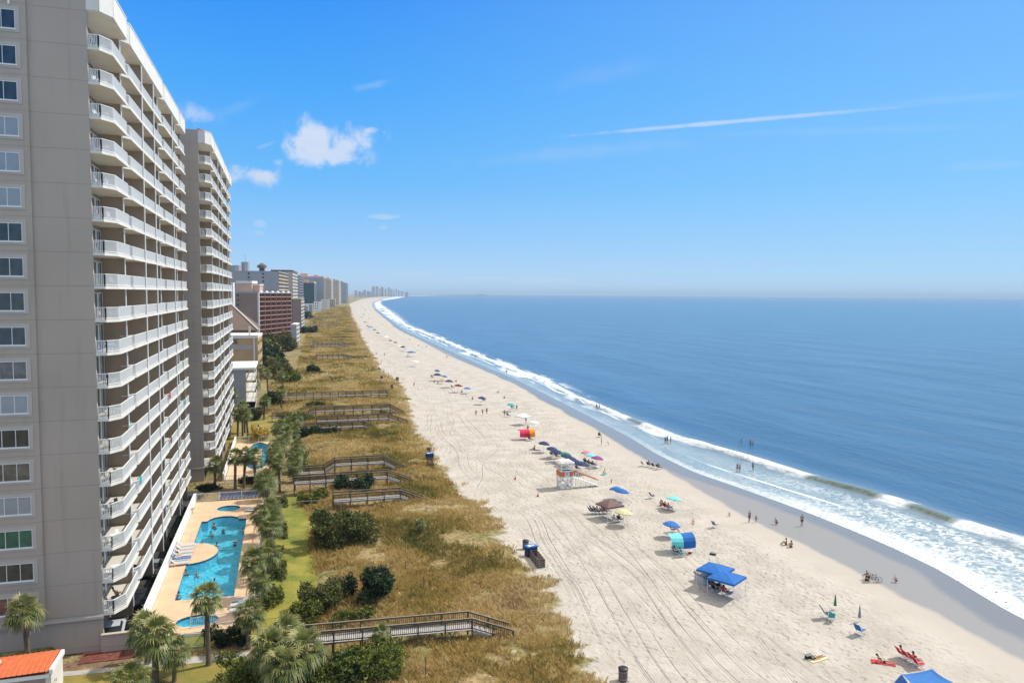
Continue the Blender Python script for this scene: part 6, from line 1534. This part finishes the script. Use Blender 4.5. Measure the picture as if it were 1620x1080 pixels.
# bins and beach boxes
bin_m = mat('brown_bin_slats', (.14, .10, .08), .85, .3, 5)
def bin_(px, py, label, s=1.0):
    root = empty('trash_bin', G(px, py), 0, label, 'bin'); root.scale = (s, s, s); b = MB(); b.tube([(0, 0, -.05), (0, 0, .5), (0, 0, 1.0)], [.36, .38, .38], 14); b.build('body', bin_m, root)
    b = MB(); b.tube([(0, 0, 1.0), (0, 0, 1.08), (0, 0, 1.16)], [.42, .42, .28], 14); b.build('lid', M['black'], root)
    for z in (.2, .8): b = MB(); b.tube([(0, 0, z), (0, 0, z + .04)], .392, 14); b.build('hoop', M['grey'], root)
bin_(985.5, 1076, 'round brown bin with a black lid at the bottom of the beach')
bin_(831.5, 868, 'round brown bin behind the blue topped beach box')
bin_(678.5, 717, 'round brown bin behind the far blue topped box')
bin_(628.5, 603, 'dark bin standing on the sand beyond the long dark boardwalk', 1.3); bin_(620, 615, 'dark bin at the sea end of the long dark boardwalk', 1.2); bin_(604, 601, 'dark bin at the dune edge left of two others', 1.2)
def bbox(px, py, label):
    root = empty('beach_box', G(px, py), .15, label, 'box'); b = MB(); b.box(-.65, .65, -.45, .45, 0, 1.15); b.build('body', C['navy'], root); b = MB(); b.prism([(-.7, -.5), (.7, -.5), (.7, .5), (-.7, .5)], 1.15, 1.3); b.build('lid', C['blue'], root)
    b = MB(); b.box(-.4, -.05, -.3, .25, 1.302, 1.31); b.box(.1, .45, -.1, .2, 1.302, 1.31); b.build('lid_marking', C['white'], root)
bbox(840, 879, 'blue topped beach box between a round bin and a long wooden rack'); bbox(679.5, 727, 'far blue topped beach box between a round bin and a brown rack')
def rack(px, py, px2, py2, label):
    a = G(px, py); c = G(px2, py2); d = c - a; L = d.length; root = empty('wooden_rack', a, math.atan2(d.y, d.x), label, 'rack'); b = MB()
    for z in (.15, .4, .65, .9):
        for s in (-1, 1): b.box(0, L, s * .38 - .02, s * .38 + .02, z - .09, z + .09)
        for x in (0, L): b.box(x - .02, x + .02, -.36, .36, z - .09, z + .09)
    b.build('slats', bin_m, root)
    b = MB()
    for k in range(5):
        for s in (-1, 1): x = L * k / 4; b.box(x - .05, x + .05, s * .44 - .03, s * .44 + .03, 0, 1.05)
    b.build('posts', bin_m, root)
rack(844, 882, 856, 898, 'long wooden slatted rack in front of the nearer blue topped box'); rack(681, 732, 682, 741, 'wooden slatted rack in front of the far blue topped box')
# ---------------------------------------------------------------- pool terrace furniture and bathers
def lounger_proto(c):
    root = empty('pool_lounger'); b = MB(); b.box(-.32, .32, -.3, 1.25, .30, .35); b.build('bed', C[c], root); b = MB(); b.bar((0, -.3, .33), (0, -.85, .85), .64, .05); b.build('backrest', C[c], root)
    b = MB()
    for s in (-1, 1):
        b.bar((s * .34, -.35, .32), (s * .34, 1.3, .32), .05, .06)
        for y in (-.3, 1.2): b.bar((s * .34, y, 0), (s * .34, y, .3), .05, .05)
    b.build('frame', M['white'], root); return root
_lo = {c: lounger_proto(c) for c in ('silver', 'navy', 'blue')}
for k in range(6): place(_lo['blue' if k == 1 else 'silver'], (-11.9, 91.3 + k * 1.25, DZ), -1.57 + .12, ['nearest', 'second, bright blue', 'third', 'fourth', 'fifth', 'farthest'][k] + ' lounger of the row on the rounded patio', 'loungers on the rounded patio', 1.0, 'lounger')
for k in range(11): place(_lo['navy'], (-9.2 + k * .55, 119.9 + (k % 2) * .1, .05), 3.0, nth[k] + ' navy lounger from the left behind the far pool fence', 'navy loungers behind the far fence', 1.0, 'lounger')
for k in range(3): place(_lo['silver'], (-4.1, 76.0 + k * 1.3, DZ), 1.57, ['nearest', 'middle', 'farthest'][k] + ' lounger beside the white fence at the near end of the terrace', 'loungers by the lawn fence', 1.0, 'lounger')
place(_lo['blue'], (-4.2, 111.5, DZ), 1.4, 'single pale blue lounger under the palms by the far spa', None, 1.0, 'lounger')
P(Vector((-11.75, 93.9, DZ + .05)), 'recline', SEAW, 'sunbather with a yellow towel on the patio lounger row', 'yellow', 'white', 0)
sw = [(243 / 1, 0)]
for k, (px, py, bt, sk, kd) in enumerate([(337, 830, 'white', 1, 'swim'), (341, 830, 'red', 1, 'swim'), (336, 842, 'red', 1, 'swim'), (353, 837, 'black', 1, 'swim'), (318, 858, 'red', 0, 'swim'), (341, 862, 'black', 1, 'swim'), (372, 856, 'black', 1, 'swim'), (387, 838, 'maroon', 1, 'swim'), (296, 903, 'red', 1, 'swim'), (310, 906, 'red', 0, 'swim'), (336, 919, 'black', 1, 'swim'), (281, 941, 'red', 1, 'swim'), (310, 937, 'white', 0, 'swim')]):
    lab = ['in white at the far end beside the pool steps', 'in red at the far pool end beside the one in white', 'in the middle of the far half of the pool', 'in black right of the middle of the far half', 'at the left edge beyond the rounded patio', 'in the pool middle beside the patio tip', 'in the palm shade near the right pool edge', 'at the far right corner of the pool', 'at the left pool corner below the patio', 'in red just right of the left pool corner', 'floating in the near half of the pool', 'at the near left corner of the pool', 'in white by the near pool ladder'][k]
    P(at(px, py + 2, 0.06) + Vector((0, 0, -.66)), 'crouch', k * 1.1, 'bather ' + lab, bt, bt if k % 3 == 0 else None, sk)
def ladder(x, y, rz, label):
    root = empty('pool_ladder', (x, y, DZ), rz, label, 'ladder')
    for s in (-.25, .25): b = MB(); b.tube([(s, -.5, 0), (s, -.5, .75), (s, -.3, .9), (s, 0, .8), (s, .25, .2), (s, .25, -.8)], .025, 6); b.build('rail', M['alu'], root)
    b = MB()
    for k in range(3): b.tube([(-.25, .25, -.25 - k * .25), (.25, .25, -.25 - k * .25)], .02, 5); 
    b.build('rungs', M['alu'], root)
ladder(-9.2, 80.6, 0, 'steel ladder at the near end of the long pool'); ladder(-9.7, 110.2, 3.1, 'steel handrail at the far end of the long pool'); ladder(-11.0, 100.2, -1.57, 'steel ladder on the left side of the long pool beyond the patio')
for k, (x, y) in enumerate([(-3.6, 76.8), (-12.2, 112.5)]):
    root = empty('patio_table', (x - .6, y, DZ), 0, ['dark patio table near the white fence', 'dark low table by the white wall at the far end'][k], 'table'); b = MB(); b.tube([(0, 0, .68), (0, 0, .72)], .5, 14); b.build('top', M['grey'], root)
    for a in range(4): b = MB(); b.tube([(.3 * math.cos(a * 1.57 + .8), .3 * math.sin(a * 1.57 + .8), 0), (.2 * math.cos(a * 1.57 + .8), .2 * math.sin(a * 1.57 + .8), .68)], .02, 5); b.build('leg', M['grey'], root)
# lamp posts
def lamp(px, py, label, h=4.2):
    root = empty('lamp_post', G(px, py), 0, label, 'lamp'); b = MB(); b.tube([(0, 0, 0), (0, 0, .3), (0, 0, h)], [.12, .07, .05], 8); b.build('pole', M['white'], root); b = MB(); b.ball((0, 0, h + .18), .2, .2, .22, 8, 6); b.build('lantern', M['black'], root)
lamp(414.5, 782, 'white lamp post with a dark lantern at the palm row'); lamp(401.5, 697, 'white post beside the tall palms beyond the far pool', 2.2); lamp(409, 700, 'taller white post beside the golden shrub', 3.4)
fence('white cage rail around the pump beside the lone palm', [(-8.6, 73.6), (-5.0, 73.9)], 1.2, z=-.1)
# parked car in the lane under the corner balcony, dark planters along the lane
def car(x, y, rz, c, label):
    root = empty('parked_car', (x, y, -.97), rz, label, 'car'); b = MB()
    secs_ = [(-2.2, .45, .72), (-2.1, .3, .85), (-1.3, .3, .95), (1.2, .3, .98), (2.0, .32, .85), (2.2, .45, .7)]; V = []
    for y_, z0, z1 in secs_: V += [(-.85, y_, z0), (-.9, y_, (z0 + z1) / 2), (-.8, y_, z1), (.8, y_, z1), (.9, y_, (z0 + z1) / 2), (.85, y_, z0)]
    n = len(secs_); b.add(V, [(i * 6 + j, i * 6 + (j + 1) % 6, (i + 1) * 6 + (j + 1) % 6, (i + 1) * 6 + j) for i in range(n - 1) for j in range(6)] + [(5, 4, 3, 2, 1, 0), tuple((n - 1) * 6 + j for j in range(6))]); b.build('body', C[c], root)
    b = MB(); b.add([(-.76, -1.5, .96), (.76, -1.5, .96), (.76, 1.0, .96), (-.76, 1.0, .96), (-.62, -1.0, 1.42), (.62, -1.0, 1.42), (.62, .3, 1.42), (-.62, .3, 1.42)], [(0, 1, 5, 4), (1, 2, 6, 5), (2, 3, 7, 6), (3, 0, 4, 7)]); b.build('windows', M['glass'], root)
    b = MB(); b.box(-.62, .62, -1.0, .3, 1.41, 1.46); b.build('roof', C[c], root)
    for sx in (-1, 1):
        for y_ in (-1.4, 1.35): b = MB(); b.tube([(sx * .72, y_, .33), (sx * .93, y_, .33)], .33, 14); b.build('wheel', M['black'], root)
    for sx in (-1, 1): b = MB(); b.box(sx * .6 - .15, sx * .6 + .15, -2.23, -2.15, .55, .68); b.build('headlight', M['alu'], root)
car(-15.6, 76.2, .1, 'silver', 'pale car parked under the corner balcony, seen past the parapet')
car(-14.6, 84.0, .0, 'black', 'dark car parked in the lane under the balconies, nearer of two')
car(-14.7, 93.0, .0, 'grey', 'dark grey car parked farther along the lane under the balconies')
for k in range(7):
    y = 88 + k * 4.6; 
    shrub('potted_plant', 0, 0, -.95, .55, .8, 1.6, leaf_dark, nth[k] + ' dark plant counted from the camera along the lane wall', 700, .12, xy=(-13.7, y), seed=60 + k, lobes=4, group='plants along the lane wall', cat='plant')
# balcony furniture
def patio_chair(c):
    root = empty('patio_chair'); m_ = C[c]; b = MB(); b.box(-.24, .24, -.22, .24, .40, .44); b.build('seat', m_, root); b = MB(); b.bar((0, -.22, .42), (0, -.36, .92), .46, .03); b.build('backrest', m_, root)
    for sx in (-1, 1):
        for sy in (-1, 1): b = MB(); b.bar((sx * .22, sy * .21, 0), (sx * .22, sy * .19, .40), .035, .035); b.build('leg', m_, root)
    return root
_pc = {c: patio_chair(c) for c in ('white', 'teal', 'black', 'sand', 'blue')}
def patio_table(c):
    root = empty('patio_table'); b = MB(); b.tube([(0, 0, .66), (0, 0, .70)], .42, 12); b.build('top', C[c], root); b = MB(); b.tube([(0, 0, 0), (0, 0, .66)], .05, 6); b.tube([(0, 0, 0), (0, 0, .03)], .28, 10); b.build('stand', C[c], root); return root
_pt = {c: patio_table(c) for c in ('white', 'black', 'sand')}
fl_n = ['lowest', 'second', 'third', 'fourth', 'fifth', 'sixth', 'seventh', 'eighth', 'ninth', 'tenth', 'eleventh', 'twelfth', 'thirteenth', 'fourteenth', 'fifteenth', 'sixteenth', 'seventeenth', 'top']
rr_ = random.Random(21)
for k in range(18):
    z = FL0 + FLH * k; cc = {17: 'teal', 16: 'white', 15: 'white', 10: 'sand', 8: 'blue', 9: 'sand'}.get(k, rr_.choice(['white', 'black', 'sand', 'black', 'white']))
    for q, (dx, dy) in enumerate([(-1.3, 1.2), (-.7, 2.7)]):
        place(_pc[cc], (T1.x + dx, T1.y + dy, z + .005), rr_.uniform(-2.4, -.4), '%s chair, %s of two on the nearest tower corner balcony, %s storey' % (cc, ['nearer', 'farther'][q], fl_n[k]), 'patio chairs', 1.0, 'chair')
    place(_pt['black' if cc == 'black' else 'white' if cc in ('white', 'teal', 'blue') else 'sand'], (T1.x - 1.0, T1.y + 1.95, z + .005), 0, 'round table on the nearest tower corner balcony, %s storey' % fl_n[k], 'patio tables', 1.0, 'table')
    for j, yb in enumerate([9.6, 18.6, 26, 31.8, 41, 46.6]):
        if rr_.random() < (.85 if k < 10 else .35):
            c2 = rr_.choice(['white', 'black', 'sand', 'teal', 'black']); place(_pc[c2], (T1.x - .9 + rr_.uniform(-.4, .3), T1.y + yb + rr_.uniform(0, 1.2), z + .005), rr_.uniform(-2.4, -.4), '%s chair on the nearest tower, %s storey, %s bay behind the corner' % (c2, fl_n[k], nth[j]), 'patio chairs', 1.0, 'chair')
    if rr_.random() < .55 and k < 14: c2 = rr_.choice(['white', 'black', 'sand']); place(_pc[c2], (T2.x - 1.1, T2.y + 2.0, z + .005), -1.6, '%s patio chair on the corner balcony of the %s storey, second tower' % (c2, fl_n[k]), 'patio chairs', 1.0, 'chair')
def hung_towel(y, k, c, lab, tx=T1):
    z = FL0 + FLH * k; b = MB(); b.add([(0.0, 0, 1.14), (0.0, 1.1, 1.14), (.03, 1.1, .45), (.03, 0, .45), (-.2, 0, 1.14), (-.2, 1.1, 1.14), (-.22, 1.1, .6), (-.22, 0, .6)], [(0, 1, 2, 3), (4, 5, 1, 0), (7, 6, 5, 4)]); o = b.build('towel', C[c]); o.location = (tx.x + -.02, tx.y + y, z); tag(o, lab, 'towel')
hung_towel(31.2, 5, 'red', 'red towel over the railing on the sixth storey of the nearest tower'); hung_towel(46.6, 4, 'teal', 'teal towel over the railing in the end bay of the nearest tower'); hung_towel(9.4, 3, 'teal', 'teal towel drying on the fourth storey of the nearest tower'); hung_towel(31.4, 3, 'maroon', 'maroon towel over the railing two storeys below the red one')
P(Vector((T1.x - 1.25, T1.y + 3.3, FL0 + .03)), 'chair', -.8, 'person sitting on the lowest corner balcony of the nearest tower', 'red', None, 1)
# wall light near the top of the end wall
r0 = empty('wall_light', (T1.x - 4.4, T1.y - .005, FL0 + FLH * 18 + 1.35), 0, 'small dark framed flood light high on the end wall of the nearest tower', 'light')
b = MB(); b.box(-.34, .34, -.15, 0, -.22, .22); b.build('housing', M['black'], r0); b = MB(); b.box(-.22, .22, -.165, -.152, -.12, .12); b.build('lens', M['white'], r0)
# hut with an orange tiled roof at the lower left corner
def hut():
    a = at(80, 1104, -.9); root = empty('gatehouse', (a.x + .1, a.y + .4, -1.3), 0, 'pale hut with an orange tiled roof and three small square windows', 'hut'); W_ = M['stucco_wall']
    b = MB(); b.box(-9, -.25, -.6, 2.2, -.3, 2.55); b.build('wall', W_, root)
    b = MB(); b.box(-.247, .15, -1.0, 2.2, -.3, 2.75); b.build('end_wall', M['cream'], root)
    b = MB(); V = []; n = 7
    for i in range(n + 1):
        f = i / n; V += [(-9.2, -1.1 + 3.4 * f, 2.6 + .42 * math.sin(math.pi * (.12 + .6 * f))), (.05, -1.1 + 3.4 * f, 2.82 + .42 * math.sin(math.pi * (.12 + .6 * f)))]
    b.add(V, [(2 * i, 2 * i + 1, 2 * i + 3, 2 * i + 2) for i in range(n)]); b.build('roof', mat('orange_tile', (.60, .15, .055), .7, .1, 3, .01, 10), root)
    b = MB()
    for q in range(24):
        x = -9.0 + q * .38; b.tube([(x, V[2 * i][1], V[2 * i][2] + .025 + (x + 9.2) / 9.25 * .22) for i in range(n + 1)], .035, 5)
    b.build('tile_ridges', mat('orange_tile', (.60, .15, .055)), root)
    b = MB(); b.box(-9.2, .06, -1.13, -1.05, 2.45, 2.72); b.box(.055, .3, -1.15, 2.3, 2.75, 3.12); b.build('eaves', M['white'], root)
    for k in range(3):
        x = -1.9 - k * .95; b = MB(); b.box(x - .2, x + .2, -.64, -.602, 1.15, 1.55); o = b.build('window', M['white'], root); b = MB(); b.box(x - .13, x + .13, -.655, -.642, 1.22, 1.48); b.build('pane', M['glass'], o)
    # house number on the seaward end wall
    for k, ch in enumerate('840'[::1]):
        cu = bpy.data.curves.new('n', 'FONT'); cu.body = '5801'[k] if False else ch; cu.size = .42; cu.extrude = .01
        t_ = bpy.data.objects.new('n', cu); col.objects.link(t_); dg = bpy.context.evaluated_depsgraph_get(); dg.update(); me = bpy.data.meshes.new_from_object(t_.evaluated_get(dg)); bpy.data.objects.remove(t_)
        me.materials.clear(); me.materials.append(M['grey']); o = bpy.data.objects.new('digit', me); col.objects.link(o); o.parent = root; o.rotation_euler = (R(90), 0, R(90)); o.location = (.163, -.7 + k * .42, 1.5 + [0, .12, -.05][k])
    b = MB(); b.box(-4.2, -3.8, .2, .7, 2.9, 3.35); b.build('roof_vent', M['brownroof'], root); b = MB(); b.box(-4.25, -3.75, .15, .75, 3.35, 3.5); b.ball((-4, .45, 3.5), .22, .22, .16, 8, 4); b.build('vent_cap', M['white'], root)
hut()
# bird in the sky and the fishing pier on the horizon
def bird():
    p = dirpx(775, 458) * 900 + Vector((0, 0, CH)); root = empty('pelican', p, 1.2, 'small dark bird gliding low over the horizon', 'bird')
    skin_obj('body', {'a': (0, -.6, 0, .05), 'b': (0, -.2, 0, .16), 'c': (0, .3, .02, .14), 'd': (0, .55, .12, .07), 'e': (0, .68, .14, .06), 'f': (0, 1.0, .06, .02), 'wl': (-.6, .1, .12, .10, .03), 'wl2': (-1.5, -.15, .02, .03, .015), 'wr': (.6, .1, .12, .10, .03), 'wr2': (1.5, -.15, .02, .03, .015)}, [('a', 'b'), ('b', 'c'), ('c', 'd'), ('d', 'e'), ('e', 'f'), ('b', 'wl'), ('wl', 'wl2'), ('b', 'wr'), ('wr', 'wr2')], M['black'], root)
bird()
pa = at(698, 466.3, 3); root = empty('fishing_pier', (2250, 11000, 0), 0, 'faint pier running out from the far headland on the horizon', 'pier'); b = MB(); b.box(0, 750, 0, 16, 8, 12); b.box(600, 680, -10, 30, 12, 24); b.build('deck', M['grey'], root)
for k in range(12): b = MB(); b.box(k * 65, k * 65 + 4, 2, 12, -2, 8); b.build('pile', M['grey'], root)
# ---------------------------------------------------------------- the air
HAZE = 7.5e-5
b = MB(); b.box(-9000, 46000, -400, 43000, -6, 160); hz = b.build('haze', []) if False else None
me = bpy.data.meshes.new('haze'); me.from_pydata(b.v, [], b.f); hm = bpy.data.materials.new('haze'); hm.use_nodes = True; t = hm.node_tree; t.nodes.clear()
o_ = N(t, 'ShaderNodeOutputMaterial'); pv = N(t, 'ShaderNodeVolumePrincipled'); pv.inputs['Color'].default_value = (0.66, 0.84, 1.0, 1); pv.inputs['Density'].default_value = HAZE; pv.inputs['Anisotropy'].default_value = -0.1
t.links.new(pv.outputs[0], o_.inputs['Volume']); me.materials.append(hm); ho = bpy.data.objects.new('haze', me); col.objects.link(ho); tag(ho, kind='stuff', label='pale sea haze in the air')
